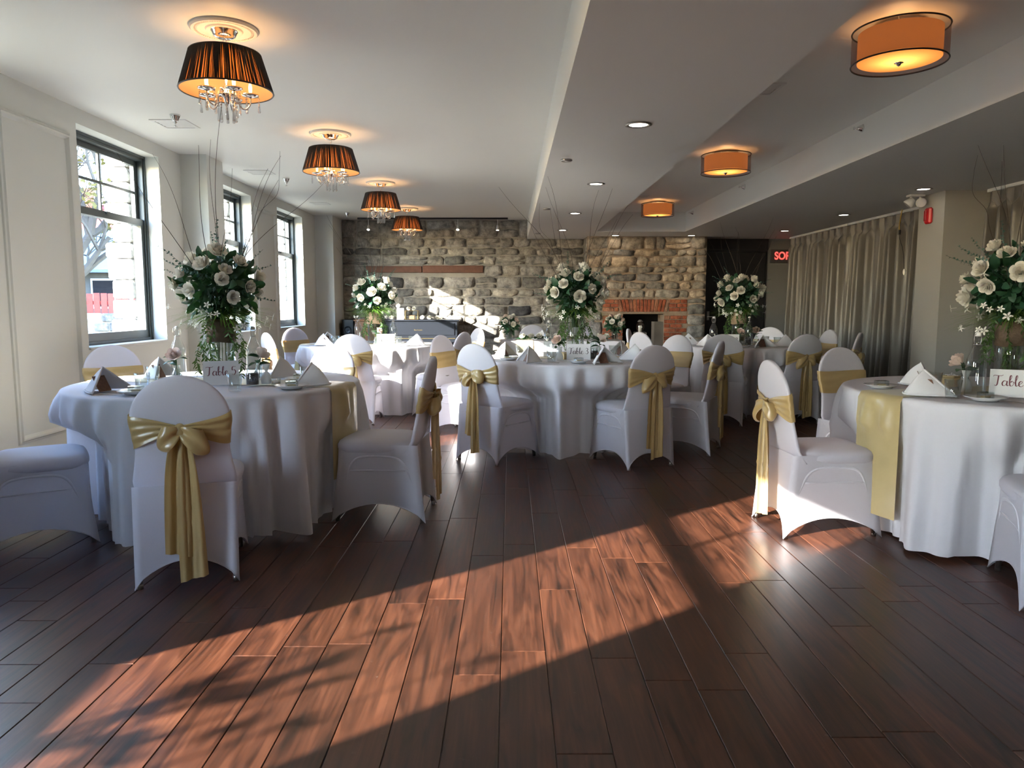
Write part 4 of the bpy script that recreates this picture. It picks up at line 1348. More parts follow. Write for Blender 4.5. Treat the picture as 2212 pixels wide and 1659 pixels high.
def script_mesh(text, width, m):
    mb = MB(); x = 0.0
    for ch in text:
        st, adv = GL[ch]
        for S in st:
            cp = catmull([(px + x, 0, pz) for px, pz in S], 6) if len(S) > 2 else [Vector((px + x, 0, pz)) for px, pz in S]
            L_, R_ = [], []
            for i, p in enumerate(cp):
                t = cp[min(i + 1, len(cp) - 1)] - cp[max(i - 1, 0)]
                if t.length < 1e-6: t = Vector((1, 0, 0))
                t.normalize()
                w = 0.020 + 0.034 * max(0.0, -t.z) ** 1.2
                nrm = Vector((-t.z, 0, t.x)); L_.append(p + nrm * w); R_.append(p - nrm * w)
            mb.loft([[tuple(a), tuple(b)] for a, b in zip(L_, R_)], False)
        x += adv
    k = width / x
    mb.v = [((p[0] - x / 2) * k, p[1], p[2] * k) for p in mb.v]
    return mb.mesh('lettering', m)


def sign(k, x, y, rz, m, label):
    t = thing('table_sign', label, 'sign', (x, y, ZT), rz, 'table number signs')
    mb = MB(); w, h, lean = 0.096, 0.135, 0.030
    for sd in (-1, 1):
        mb.add([(-w, sd * lean, 0.0), (w, sd * lean, 0.0), (w, sd * 0.001, h), (-w, sd * 0.001, h), (-w, sd * (lean - 0.0015), 0.0), (w, sd * (lean - 0.0015), 0.0), (w, 0, h - 0.002), (-w, 0, h - 0.002)],
               [(0, 1, 2, 3), (7, 6, 5, 4), (0, 4, 5, 1), (1, 5, 6, 2), (3, 7, 4, 0)])
    mb.build('tent_card', M_card, t)
    o = ob('lettering', script_mesh('Table %d' % k, 0.165, m), t, (0, -0.0190, 0.054), (-math.atan2(lean, h), 0, 0))
    o['label'] = 'handwritten lettering reading Table %d' % k
    return t


ORD = ['leftmost', 'second from the left', 'third from the left', 'fourth from the left', 'fifth from the left', 'rightmost']


def clampT(k, x, y, rmax):
    cx, cy_ = TB[k]; d = math.hypot(x - cx, y - cy_)
    if d > rmax: x = cx + (x - cx) * rmax / d; y = cy_ + (y - cy_) * rmax / d
    return x, y


def place(k, kind, pts, fn, rmax=0.70):
    pts = [clampT(k, x, y, rmax) for x, y in pts]
    pts.sort(key=lambda p: p[0] / p[1])
    n = len(pts)
    for i, (x, y) in enumerate(pts):
        o_ = '' if n == 1 else (', ' + ('rightmost' if i == n - 1 else ORD[i]) + (' there' if n > 2 else ' of two'))
        fn(k, x, y, i, o_)


def put_napkin(k, x, y, i, o_):
    cx, cy_ = TB[k]; rg = random.Random(int(x * 1000 + y * 77))
    a = math.atan2(cy_ - y, cx - x) - PI / 2 + rg.uniform(-0.5, 0.5) + {(3, 1): PI - 0.5, (3, 2): PI + 0.6, (2, 2): PI + 0.5, (5, 0): -0.9}.get((k, i), 0.0)
    tag(ob('folded_napkin', NAP, None, (x, y, ZT + 0.001), (0, 0, a)), 'white pyramid-folded napkin on %s%s' % (DESC[k], o_), 'napkin', 'folded napkins')
    tag(ob('menu_card', MCARD, None, (x - 0.045 * math.sin(a) + 0.02 * math.cos(a), y + 0.045 * math.cos(a) + 0.02 * math.sin(a), ZT + 0.002), (math.radians(28), 0, a)), 'brown menu card in a napkin on %s%s' % (DESC[k], o_), 'card', 'menu cards in the napkins')


def put_plate(k, x, y, i, o_):
    tag(ob('side_plate', PLATE, None, (x, y, ZT + 0.001)), 'small white plate on %s%s' % (DESC[k], o_), 'plate', 'side plates')
    t = thing('favour_case', 'clear case with a biscuit on %s%s' % (DESC[k], o_), 'box', (x, y, ZT + 0.010), 0.4 * i, 'clear favour cases')
    ob('clear_case', ACR, t); ob('biscuit', ACRF, t)


def put_tumbler(k, x, y, i, o_):
    tag(ob('tumbler', TUMB, None, (x, y, ZT + 0.001)), 'empty glass tumbler on %s%s' % (DESC[k], o_), 'glass', 'tumblers')


def put_bottle(k, x, y, i, o_):
    t = thing('water_bottle', 'swing-top glass water bottle on %s%s' % (DESC[k], o_), 'bottle', (x, y, ZT + 0.001), 0.3 + i, 'swing-top bottles')
    ob('glass_body', BOTG, t); ob('water', BOTW, t); ob('stopper', BOTS, t); ob('wire_clip', BOTC, t)


def bud_flower(x, y, z, seed, label, group):
    rg = random.Random(seed)
    t = thing('single_rose', label, 'flower', (x, y, z), rg.uniform(0, 6.28), group)
    MB().tube(catmull([(0, 0, 0.012), (0.004, 0, 0.08), (0.018, 0, 0.13), (0.03, 0, 0.15)], 4), 0.0022, 5).build('stem', M_vine, t)
    d = Vector((0.8, 0, 0.6)); ob('rose', BLUSH[seed % 2], t, (0.032, 0, 0.15), d.to_track_quat('Z', 'Y').to_euler(), 0.95)
    for j in range(6):
        a = rg.uniform(0, 6.28)
        o = ob('leaf', LEAF, t); o.matrix_local = aim((0.005, 0, 0.09 + 0.01 * j), (math.cos(a), math.sin(a), rg.uniform(-0.1, 0.5)), rg.uniform(-0.6, 0.6)) @ Matrix.Scale(0.9, 4)


def put_bud(k, x, y, i, o_):
    tag(ob('bud_vase', BUDG, None, (x, y, ZT + 0.001)), 'small clear bud vase on %s%s' % (DESC[k], o_), 'vase', 'bud vases')
    bud_flower(x, y, ZT + 0.001, int(abs(x * 100)) + i, 'blush rose in a bud vase on %s%s' % (DESC[k], o_), 'single blush roses')


def put_jar(k, x, y, i, o_):
    t = thing('glass_jar', 'glass jar full of dark coffee beans on %s' % DESC[k], 'jar', (x, y, ZT + 0.001), 0, 'dark filled jars')
    ob('glass_body', JARG, t); ob('filling', JARF, t)


def put_tea(k, x, y, i, o_):
    t = thing('tealight', 'tealight in a glass cup beside the dark jar on %s' % DESC[k], 'candle', (x, y, ZT + 0.001))
    ob('glass_cup', TEAG, t); ob('wax', TEAW, t)


def put_bag(k, x, y, i, o_):
    tag(ob('favour_bag', BAG, None, (x, y, ZT + 0.001)), 'white organza favour bag on %s' % DESC[k], 'bag', 'organza favour bags')


def put_box(k, x, y, i, o_):
    t = thing('gift_box', 'small kraft box tied with string on %s' % DESC[k], 'box', (x, y, ZT + 0.001), 0.5)
    ob('box_body', KBOX, t); ob('twine', KSTR, t)


ITEMS = {
    5: dict(nap=[(-2.195, 3.90), (-2.228, 4.66), (-1.44, 4.70), (-1.088, 4.22)], plate=[(-1.93, 3.80), (-1.13, 3.99), (-1.27, 4.46)], tum=[(-1.97, 3.95), (-2.12, 4.38), (-1.457, 3.90), (-1.20, 4.36)],
            bot=[(-2.09, 4.66), (-1.60, 4.62)], bud=[(-2.03, 4.50), (-1.53, 4.50)], jar=[(-1.46, 4.18)], bag=[(-1.40, 4.24)], tea=[(-1.34, 4.22)], sign=(-1.66, 4.24)),
    3: dict(nap=[(-0.06, 6.50), (0.155, 5.90), (0.73, 5.80), (1.02, 6.72), (1.05, 6.15)], plate=[(-0.02, 6.16), (0.54, 5.82), (1.02, 6.38)], tum=[(0.09, 6.66), (0.33, 5.90), (0.92, 6.60)],
            bot=[(0.335, 6.42), (0.74, 6.66)], bud=[(0.42, 6.30), (0.78, 6.50)], jar=[(0.70, 6.18)], bag=[(0.40, 5.98)], box=[(0.46, 6.17)], sign=(0.56, 6.06)),
    1: dict(nap=[(2.02, 3.72), (2.33, 4.22)], plate=[(2.05, 4.06), (2.28, 3.52)], tum=[(2.17, 3.60), (2.30, 3.99)], bot=[(2.32, 3.67)], bud=[(2.42, 3.92)], bag=[(2.37, 3.83)], box=[(2.47, 4.12)], sign=(2.50, 3.66)),
    2: dict(nap=[(1.95, 8.42), (2.14, 8.14), (2.72, 8.00), (3.05, 8.16)], plate=[(2.52, 7.97)], tum=[(2.44, 8.10), (2.93, 8.5), (2.98, 8.26)], bot=[(2.27, 8.28), (2.72, 8.44)], bud=[(2.53, 8.2), (2.90, 8.72)], jar=[(2.64, 8.22)], sign=(2.38, 8.02)),
    4: dict(nap=[(-2.12, 8.36), (-2.20, 8.90), (-1.04, 8.40)], plate=[(-1.17, 8.22)], tum=[(-2.05, 8.65), (-1.96, 8.62), (-1.40, 8.02), (-1.28, 8.5), (-1.13, 8.55)], bot=[(-1.83, 8.94), (-1.38, 8.78)], bud=[(-1.53, 8.45)], sign=(-1.36, 8.10))}
FN = dict(nap=put_napkin, plate=put_plate, tum=put_tumbler, bot=put_bottle, bud=put_bud, jar=put_jar, tea=put_tea, bag=put_bag, box=put_box)
SLAB = {5: 'white tent card reading Table 5, behind the nearest chair', 3: 'white tent card with dark lettering Table 3 on the middle table', 1: 'white tent card at the right edge reading Table', 2: 'white tent card with a 2 behind the front chair of Table 2', 4: 'white tent card on the sunlit far left table'}
for k, d in ITEMS.items():
    for kind, pts in d.items():
        if kind == 'sign':
            sign(k, pts[0], pts[1], math.atan2(pts[1], pts[0]) - PI / 2 + 0.06, M_ink if k in (5, 1, 4) else M_inkd, SLAB[k])
        else:
            place(k, kind, pts, FN[kind], 0.70 if kind != 'nap' else 0.68)
for (x, y, a, data, nm, lab) in [(2.36, 3.47, 0.3, FORK, 'fork', 'fork by the plate on the right table'), (0.28, 5.80, 1.2, KNIFE, 'knife', 'knife beside the second napkin on Table 3'),
                                 (0.90, 5.86, -1.3, KNIFE, 'knife', 'knife at the front right of Table 3'), (-2.02, 3.80, 1.7, KNIFE, 'knife', 'knife below the left napkin on Table 5'), (-1.30, 4.72, 1.1, KNIFE, 'knife', 'knife beside the middle napkin on Table 5')]:
    tag(ob(nm, data, None, (x, y, ZT + 0.001), (0, 0, a)), lab, 'cutlery', 'cutlery')

# head table decoration
for i, (x, lab) in enumerate(((-0.01, 'small rose bouquet in a glass vase at the left end of the head table'), (1.39, 'small rose bouquet in a glass vase at the right end of the head table'))):
    rg = random.Random(60 + i)
    v = MB(); v.lathe([(0.0, 0.0), (0.045, 0.0), (0.045, 0.14), (0.042, 0.14), (0.042, 0.01), (0.0, 0.008)], 20)
    tag(v.build('bouquet_vase', M_glass, None, True, (x, 9.84, 0.758)), 'small clear vase of the bouquet at the %s end of the head table' % ('left', 'right')[i], 'vase', 'head table vases')
    t = thing('rose_bouquet', lab, 'flower arrangement', (x, 9.84, 0.90), 0, 'head table bouquets')
    mb = MB()
    for _ in range(160):
        d = Vector((rg.gauss(0, 1), rg.gauss(0, 1), rg.gauss(0, 1))).normalized(); p = Vector((0, 0, 0.06)) + d * rg.uniform(0.02, 0.10)
        leaf_shape(mb, aim(p, d, rg.uniform(0, 6)), 0.06, 0.016)
    for _ in range(8): mb.tube([(rg.uniform(-0.03, 0.03), rg.uniform(-0.03, 0.03), -0.125), (rg.uniform(-0.02, 0.02), rg.uniform(-0.02, 0.02), 0.05)], 0.003, 4)
    tag(mb.build('inner_foliage', M_leaf, t, True), kind='stuff')
    for j in range(11):
        h = 0.95 - 1.0 * (j + 0.5) / 11; a = j * 2.4; q = math.sqrt(1 - h * h); d = Vector((q * math.cos(a), q * math.sin(a), h))
        ob('rose', (BLUSH[0] if j % 4 == 1 else ROSES[j % 3]), t, Vector((0, 0, 0.07)) + d * 0.11, d.to_track_quat('Z', 'Y').to_euler(), 0.8)
gt = thing('rose_garland', 'garland of white roses and dark leaves along the front of the head table', 'garland', (0.685, 9.76, 0.758))
rg = random.Random(77); mb = MB()
for _ in range(150):
    p = (rg.uniform(-0.55, 0.62), rg.uniform(-0.04, 0.05), 0.01 + rg.uniform(0, 0.035))
    leaf_shape(mb, aim(p, (rg.gauss(0, 1), rg.gauss(0, 1), rg.uniform(0, 0.6)), rg.uniform(-0.5, 0.5)), 0.065, 0.018)
tag(mb.build('garland_leaves', M_leaf, gt, True), kind='stuff')
for j in range(11):
    d = Vector((rg.gauss(0, 0.3), -0.7, 0.7)); ob('rose', ROSES[j % 3], gt, (-0.52 + 0.11 * j, rg.uniform(-0.03, 0.02), 0.05), d.to_track_quat('Z', 'Y').to_euler(), 0.85)
for i, x in enumerate((0.44, 1.12)):
    tag(ob('folded_napkin', NAP, None, (x, 10.02, 0.758), (0, 0, 0.4 + i)), 'white napkin folded to a pyramid on the %s of the head table' % ('left', 'right')[i], 'napkin', 'folded napkins')

# ------------------------------------------------------------------ curtains
def curtain(y0, y1, X, label, seed, z1=2.365):
    rg = random.Random(seed)
    t = thing('curtain', label, 'curtain', (X, (y0 + y1) / 2, 0), 0, 'taupe pleated curtains')
    L_ = y1 - y0; npl = max(4, int(L_ / 0.21)); nu = npl * 14; nv = 26
    jit = [rg.uniform(-0.03, 0.03) for _ in range(npl + 2)]; am = [rg.uniform(0.7, 1.25) for _ in range(npl + 2)]

    def fn(u, v):
        z = 0.015 + (z1 - 0.015) * v
        q = u * npl; i = int(min(q, npl - 1e-6)); f = q - i
        head = max(0.0, min(1.0, (z - (z1 - 0.17)) / 0.05))
        amp = 0.095 * (am[i] * (1 - f) + am[i + 1] * f) * (1 - 0.25 * v)
        w = math.sin(2 * PI * (f + jit[i] * (1 - v) * 3))
        soft = amp * (w * 0.8 + 0.35 * math.sin(4 * PI * f + 1.7 * i + 2 * v))
        pin = 0.028 * (math.exp(-((f - 0.5) / 0.10) ** 2) + 0.35 * math.sin(10 * PI * f) * math.exp(-((f - 0.5) / 0.16) ** 2)) * 2 - 0.02
        x = soft * (1 - head) + -pin * head
        y = (u - 0.5) * L_ + 0.02 * math.sin(2 * PI * f * 1.0) * (1 - head) + 0.05 * (u - 0.5) * (1 - v)
        return (x, y, z)
    MB().grid(fn, nu, nv).build('drape', M_curt, t, True)
    MB().box(-0.015, 0.015, -L_ / 2, L_ / 2, z1 + 0.003, ZS - 0.001).build('curtain_track', M_white, t)
    return t


curtain(8.62, 10.95, 4.93, 'grey-taupe pleated curtain panel next to the column, a cord hanging on it', 1)
curtain(10.97, 13.22, 4.93, 'grey-taupe pleated curtain panel nearest the exit sign', 2)
curtain(4.9, 7.74, 4.90, 'pale lit pleated curtain at the right edge, behind the rose arrangement', 3)
cdn = thing('hanging_cord', 'dark cord with a yellow top hanging in front of the curtain by the column', 'cord', (4.80, 9.27, 0))
MB().tube([(0.03, 0.02, 2.39), (0.0, 0.01, 2.2), (0.0, 0.0, 2.13)], 0.006, 6).build('yellow_cable', mat('yellow_cable', (0.45, 0.30, 0.04), 0.5), cdn)
MB().cbox(-0.013, 0.013, -0.013, 0.013, 2.08, 2.14, 0.003).build('plug', M_black, cdn)
MB().tube(catmull([(0, 0, 2.08), (0, -0.02, 2.02), (0, -0.11, 1.88), (0, -0.16, 1.66)], 5), 0.004, 6).build('black_cable', M_black, cdn)
MB().ball((0, -0.165, 1.62), 0.016, 0.02, 0.04).build('tassel', M_white, cdn, True)

# ------------------------------------------------------------------ lamps
M_lining = mat('cream_shade_lining', (0.80, 0.62, 0.40), 0.7, var=0.03, transl=0.55, tcol=(0.95, 0.55, 0.20))
M_string = mat('black_shade_string', (0.012, 0.010, 0.010), 0.45, var=0.2)
M_bulb = emitter('warm_bulb', (1.0, 0.55, 0.20), 3.0)
M_crystal = thin_glass('crystal', (0.97, 0.98, 0.985), 0.7)
M_plaster = mat('white_plaster', (0.70, 0.69, 0.66), 0.7, var=0.03)
mb = MB(); n = 56
prof = [(0.0, 0.0), (0.178, 0.0), (0.180, -0.010), (0.172, -0.018), (0.160, -0.018), (0.154, -0.012), (0.146, -0.012), (0.140, -0.016), (0.10, -0.010), (0.094, -0.018), (0.084, -0.020), (0.076, -0.012), (0.0, -0.012)]
mb.lathe(prof, n)
for i in range(72):
    a = 2 * PI * i / 72; mb.box(-0.002, 0.002, 0.147, 0.157, -0.0165, -0.010); st = len(mb.v) - 8; mb.xf(Matrix.Rotation(a, 4, 'Z'), st)
C_MED = mb.mesh('ceiling_medallion', M_plaster, False)
mb = MB(); mb.lathe([(0.0, 0.0), (0.076, 0.0), (0.078, -0.008), (0.070, -0.020), (0.066, -0.022), (0.060, -0.040), (0.042, -0.050), (0.0, -0.052)], 32); C_CAN = mb.mesh('canopy', M_chrome, True)
mb = MB()
for i in range(3):
    z = -0.056 - 0.022 * i
    pts = [(0.008 * math.cos(a), 0.0, z - 0.012 + 0.015 * math.sin(a)) for a in [2 * PI * j / 10 for j in range(10)]]
    if i % 2: pts = [(0.0, x, zz) for x, _, zz in pts]
    mb.tube(pts, 0.0022, 5, False, True)
mb.lathe([(0.0, -0.115), (0.018, -0.125), (0.02, -0.14), (0.0, -0.142)], 12)
C_CHAIN = mb.mesh('chain', M_chrome, True)
S_R0, S_R1, S_Z0, S_Z1 = 0.245, 0.185, -0.335, -0.135
mb = MB(); mb.lathe([(S_R0, S_Z0), (S_R1, S_Z1), (S_R1 - 0.002, S_Z1), (S_R0 - 0.002, S_Z0)], 64); C_LIN = mb.mesh('shade_lining', M_lining, True)
sr = random.Random(13); mb = MB(); a = 0.0
while a < 2 * PI - 0.01:
    den = 0.5 + 0.5 * math.sin(5 * a + 1.3) * math.sin(13 * a) + 0.35 * math.sin(29 * a)
    sl = sr.gauss(0, 0.022); r_ = sr.uniform(0.0016, 0.0032)
    mb.tube([((S_R0 + 0.004) * math.cos(a + sl), (S_R0 + 0.004) * math.sin(a + sl), S_Z0), ((S_R1 + 0.004) * math.cos(a), (S_R1 + 0.004) * math.sin(a), S_Z1)], r_, 4, False)
    a += sr.uniform(0.010, 0.020) + 0.010 * max(0, den)
C_STR = mb.mesh('shade_strings', M_string)
mb = MB()
for rr, z in ((S_R0 + 0.003, S_Z0), (S_R1 + 0.003, S_Z1)):
    mb.tube([(rr * math.cos(2 * PI * j / 64), rr * math.sin(2 * PI * j / 64), z) for j in range(64)], 0.0045, 6, False, True)
C_RIM = mb.mesh('shade_rim', M_black, True)
mb = MB(); mb.lathe([(0.0, -0.14), (0.008, -0.14), (0.008, -0.30), (0.022, -0.315), (0.026, -0.345), (0.050, -0.352), (0.052, -0.358), (0.02, -0.366), (0.012, -0.40), (0.0, -0.41)], 20)
for i in range(3):
    a = 2 * PI * i / 3; mb.tube([(0, 0, -0.15), (S_R1 * math.cos(a), S_R1 * math.sin(a), S_Z1 - 0.004)], 0.0025, 5)
C_STEM = mb.mesh('stem', M_chrome, True)
mb = MB(); mb.tube(catmull([(0.015, 0, -0.335), (0.035, 0, -0.325), (0.05, 0, -0.345), (0.062, 0, -0.40), (0.09, 0, -0.425), (0.12, 0, -0.40), (0.125, 0, -0.355)], 5), 0.0045, 6); C_ARM = mb.mesh('arm', M_chrome, True)
mb = MB(); mb.lathe([(0.006, -0.358), (0.044, -0.350), (0.048, -0.343), (0.04, -0.346), (0.012, -0.350), (0.010, -0.335), (0.0, -0.335)], 18, (0.125, 0, 0)); C_BOB = mb.mesh('drip_tray', M_chrome, True)
mb = MB(); mb.lathe([(0.008, -0.335), (0.010, -0.315), (0.010, -0.300), (0.006, -0.282), (0.001, -0.268)], 10, (0.125, 0, 0)); C_BULB = mb.mesh('candle_bulb', M_bulb, True)


def drop_mesh(nb, L_):
    mb = MB(); z = 0.0
    for i in range(nb):
        mb.ball((0, 0, z - 0.008), 0.0055, 0.0055, 0.0065, 6, 4); z -= 0.0155
    mb.lathe([(0.001, z), (0.0045, z - 0.006), (0.0085, z - L_ * 0.88), (0.006, z - L_), (0.001, z - L_ - 0.001)], 6)
    return mb.mesh('crystal_drop', M_crystal)


C_D1, C_D2 = drop_mesh(2, 0.055), drop_mesh(4, 0.075)
CHL = ['nearest black string-shade chandelier with crystal drops', 'second black string-shade chandelier from the camera', 'third black string-shade chandelier from the camera', 'farthest black string-shade chandelier, before the stone wall']
for i, (x, y) in enumerate(((-1.575, 4.27), (-1.60, 6.80), (-1.62, 9.48), (-1.64, 12.0))):
    t = thing('chandelier', CHL[i], 'chandelier', (x, y, ZC), 0.35 + 0.4 * i, 'string-shade chandeliers')
    ob('ceiling_medallion', C_MED, t); ob('canopy', C_CAN, t); ob('chain', C_CHAIN, t)
    sh = ob('shade', C_LIN, t); tag(ob('shade_strings', C_STR, sh), kind='stuff'); ob('shade_rim', C_RIM, sh)
    ob('stem', C_STEM, t)
    for j in range(5):
        a = 2 * PI * j / 5
        ar = ob('arm', C_ARM, t, (0, 0, 0), (0, 0, a)); ob('drip_tray', C_BOB, ar); ob('candle_bulb', C_BULB, ar)
        for q in range(3):
            b = 2 * PI * q / 3
            ob('crystal_drop', C_D1, ar, (0.125 + 0.044 * math.cos(b), 0.044 * math.sin(b), -0.352))
    for j in range(8):
        b = 2 * PI * j / 8
        ob('crystal_drop', C_D2, t, (0.045 * math.cos(b), 0.045 * math.sin(b), -0.362))
    ld = bpy.data.lights.new('chandelier_glow', 'POINT'); ld.energy = 3.2; ld.color = (1.0, 0.56, 0.24); ld.shadow_soft_size = 0.05
    lo = ob('chandelier_glow', ld, t, (0, 0, -0.235))

M_sheer = mat('sheer_brown_organza', (0.16, 0.12, 0.10), 0.6, var=0.1, alpha=0.45)
M_inner = mat('tan_inner_shade', (0.42, 0.29, 0.20), 0.7, var=0.03, transl=0.5, tcol=(0.60, 0.32, 0.15))
M_diff = mat('frosted_amber_diffuser', (0.85, 0.65, 0.40), 0.5, var=0.02, transl=0.8, tcol=(1.0, 0.66, 0.32))
DLB = ['nearest drum ceiling light with sheer brown shade', 'second drum ceiling light with sheer brown shade', 'farthest small drum ceiling light in the tray']
mb = MB(); mb.lathe([(0.235, -0.205), (0.235, -0.035)], 56); D_OUT = mb.mesh('sheer_shade', M_sheer, True)
mb = MB(); mb.lathe([(0.205, -0.190), (0.205, -0.045)], 56); D_IN = mb.mesh('inner_shade', M_inner, True)
mb = MB()
for z in (-0.205, -0.035): mb.tube([(0.235 * math.cos(2 * PI * j / 56), 0.235 * math.sin(2 * PI * j / 56), z) for j in range(56)], 0.0045, 6, False, True)
D_RIM = mb.mesh('rim', M_black, True)
mb = MB(); mb.lathe([(0.205, -0.190), (0.10, -0.196), (0.001, -0.198)], 48); D_DIF = mb.mesh('diffuser', M_diff, True)
mb = MB(); mb.lathe([(0.0, -0.198), (0.022, -0.199), (0.024, -0.204), (0.012, -0.208), (0.010, -0.216), (0.0, -0.222)], 16); mb.tube([(0, 0, 0), (0, 0, -0.2)], 0.006, 6); D_FIN = mb.mesh('finial', M_chrome, True)
mb = MB(); mb.lathe([(0.0, 0.0), (0.11, 0.0), (0.11, -0.025), (0.0, -0.026)], 32)
for j in range(3):
    a = 2 * PI * j / 3; mb.tube([(0, 0, -0.03), (0.235 * math.cos(a), 0.235 * math.sin(a), -0.036)], 0.002, 4)
D_PAN = mb.mesh('ceiling_pan', M_white)
for i, (x, y) in enumerate(((2.07, 4.10), (2.11, 7.43), (2.14, 10.95))):
    t = thing('drum_ceiling_light', DLB[i], 'ceiling light', (x, y, 2.71), 0, 'drum ceiling lights')
    ob('ceiling_pan', D_PAN, t); s_ = ob('sheer_shade', D_OUT, t); ob('rim', D_RIM, s_); ob('inner_shade', D_IN, t); d_ = ob('diffuser', D_DIF, t); ob('finial', D_FIN, d_)
    ld = bpy.data.lights.new('drum_glow', 'POINT'); ld.energy = 1.7; ld.color = (1.0, 0.50, 0.20); ld.shadow_soft_size = 0.06
    ob('drum_glow', ld, t, (0, 0, -0.11))

M_led = emitter('led_disc', (1.0, 0.93, 0.78), 14.0)
mb = MB(); mb.lathe([(0.062, 0.0), (0.085, -0.001), (0.088, -0.006), (0.064, -0.008), (0.060, -0.002)], 32); L_RING = mb.mesh('trim_ring', M_steel, True)
mb = MB(); mb.lathe([(0.001, -0.003), (0.062, -0.003)], 28); L_DISC = mb.mesh('lens', M_led, True)
for i, (x, y, lab) in enumerate([(0.84, 5.0, 'nearest round downlight in the dropped ceiling strip'), (0.84, 7.4, 'second round downlight along the dropped ceiling strip'), (0.84, 9.75, 'third round downlight along the dropped ceiling strip'), (0.83, 11.95, 'farthest round downlight along the dropped ceiling strip'),
                                 (1.80, 12.85, 'small downlight above the left of the chimney breast'), (3.10, 12.85, 'small downlight above the right of the chimney breast'), (4.40, 12.05, 'downlight in the low ceiling nearest the exit sign'), (4.39, 9.92, 'downlight in the low ceiling in the middle of the curtain'), (4.22, 7.72, 'yellowish downlight by the column with the red alarm')]):
    t = thing('downlight', lab, 'ceiling light', (x, y, ZS), 0, 'recessed downlights')
    ob('trim_ring', L_RING, t); ob('lens', L_DISC, t)
for x, y, lab in [(0.46, 6.2, 'nearest small round detector on the dropped ceiling strip'), (0.45, 9.3, 'middle small round detector on the dropped ceiling strip'), (0.46, 12.5, 'farthest small round detector on the dropped ceiling strip')]:
    mb = MB(); mb.lathe([(0.0, 0.0), (0.045, 0.0), (0.048, -0.006), (0.040, -0.014), (0.0, -0.016)], 24)
    tag(mb.build('smoke_detector', M_steel, None, True, (x, y, ZS)), lab, 'detector', 'ceiling detectors')

# sprinklers, vents
mb = MB(); mb.lathe([(0.0, 0.0), (0.042, 0.0), (0.038, -0.012), (0.022, -0.045), (0.020, -0.050), (0.0, -0.05)], 20); mb.lathe([(0.012, -0.05), (0.012, -0.062), (0.006, -0.066), (0.006, -0.085), (0.016, -0.088), (0.016, -0.091), (0.0, -0.091)], 12); SPR = mb.mesh('sprinkler_head', M_chrome, True)
for x, y, lab in [(-2.69, 6.15, 'chrome sprinkler on the ceiling nearest the first window'), (-2.70, 9.15, 'chrome sprinkler on the ceiling left of the second chandelier'), (-2.70, 12.5, 'chrome sprinkler on the ceiling near the stone wall')]:
    tag(ob('sprinkler', SPR, None, (x, y, ZC)), lab, 'sprinkler', 'ceiling sprinklers')
for y, lab in [(6.15, 'small chrome sprinkler on the beam, nearest'), (9.16, 'small chrome sprinkler on the beam, middle'), (11.7, 'small chrome sprinkler on the beam, farthest')]:
    tag(ob('sprinkler', SPR, None, (2.84, y, 2.64), (0, PI / 2, 0), 0.75), lab, 'sprinkler', 'beam sprinklers')


def vent(x, y, z, s_, lab):
    t = thing('ceiling_vent', lab, 'vent', (x, y, z), 0, 'square ceiling vents')
    mb = MB(); mb.loft([[(-s_, -s_, 0), (s_, -s_, 0), (s_, s_, 0), (-s_, s_, 0)], [(-s_, -s_, -0.006), (s_, -s_, -0.006), (s_, s_, -0.006), (-s_, s_, -0.006)], [(-s_ * 0.8, -s_ * 0.8, -0.009), (s_ * 0.8, -s_ * 0.8, -0.009), (s_ * 0.8, s_ * 0.8, -0.009), (-s_ * 0.8, s_ * 0.8, -0.009)], [(-s_ * 0.8, -s_ * 0.8, -0.001), (s_ * 0.8, -s_ * 0.8, -0.001), (s_ * 0.8, s_ * 0.8, -0.001), (-s_ * 0.8, s_ * 0.8, -0.001)]], True, False, True)
    mb.build('vent_frame', M_white, t)
    for j in range(4):
        q = -s_ * 0.6 + s_ * 0.4 * j
        MB().add([(-s_ * 0.78, q - 0.02, -0.002), (s_ * 0.78, q - 0.02, -0.002), (s_ * 0.78, q + 0.012, -0.009), (-s_ * 0.78, q + 0.012, -0.009)], [(0, 1, 2, 3)]).build('slat', M_white, t)


vent(-2.82, 6.44, ZC, 0.15, 'square white ceiling vent beside the nearest sprinkler')
vent(-2.88, 8.74, ZC, 0.14, 'square white ceiling vent above the second window')
vent(-2.86, 11.4, ZC, 0.13, 'square white ceiling vent above the third window')
vent(1.72, 5.30, 2.71, 0.14, 'square ceiling vent in the tray between two drum lights')
vent(1.80, 10.4, 2.71, 0.12, 'square ceiling vent in the tray beside the farthest drum light')

# track light
tl = thing('track_light', 'black ceiling track with small spot heads along the stone wall', 'track light', (-1.36, 13.25, ZC))
MB().box(-1.32, 1.32, -0.017, 0.017, -0.03, 0.0).build('track_rail', M_black, tl)
for x, dy in ((-1.13, -0.5), (-0.38, 0.3), (0.44, -0.5), (1.14, 0.0)):
    hd = ob('spot_head', MB().tube([(0, 0, -0.03), (0, 0, -0.15)], 0.005, 6).mesh('spot_arm', M_white), tl, (x, 0, 0))
    d = Vector((0, dy, -1)).normalized(); p = Vector((0, 0, -0.16))
    mb = MB(); mb.tube([p - d * 0.03, p + d * 0.04, p + d * 0.055], [0.018, 0.028, 0.030], 14); mb.build('spot_can', M_white, hd, True)
    mb = MB(); q = p + d * 0.0565; mb.tube([q, q + d * 0.002], 0.024, 14); mb.build('spot_lens', M_led, hd)

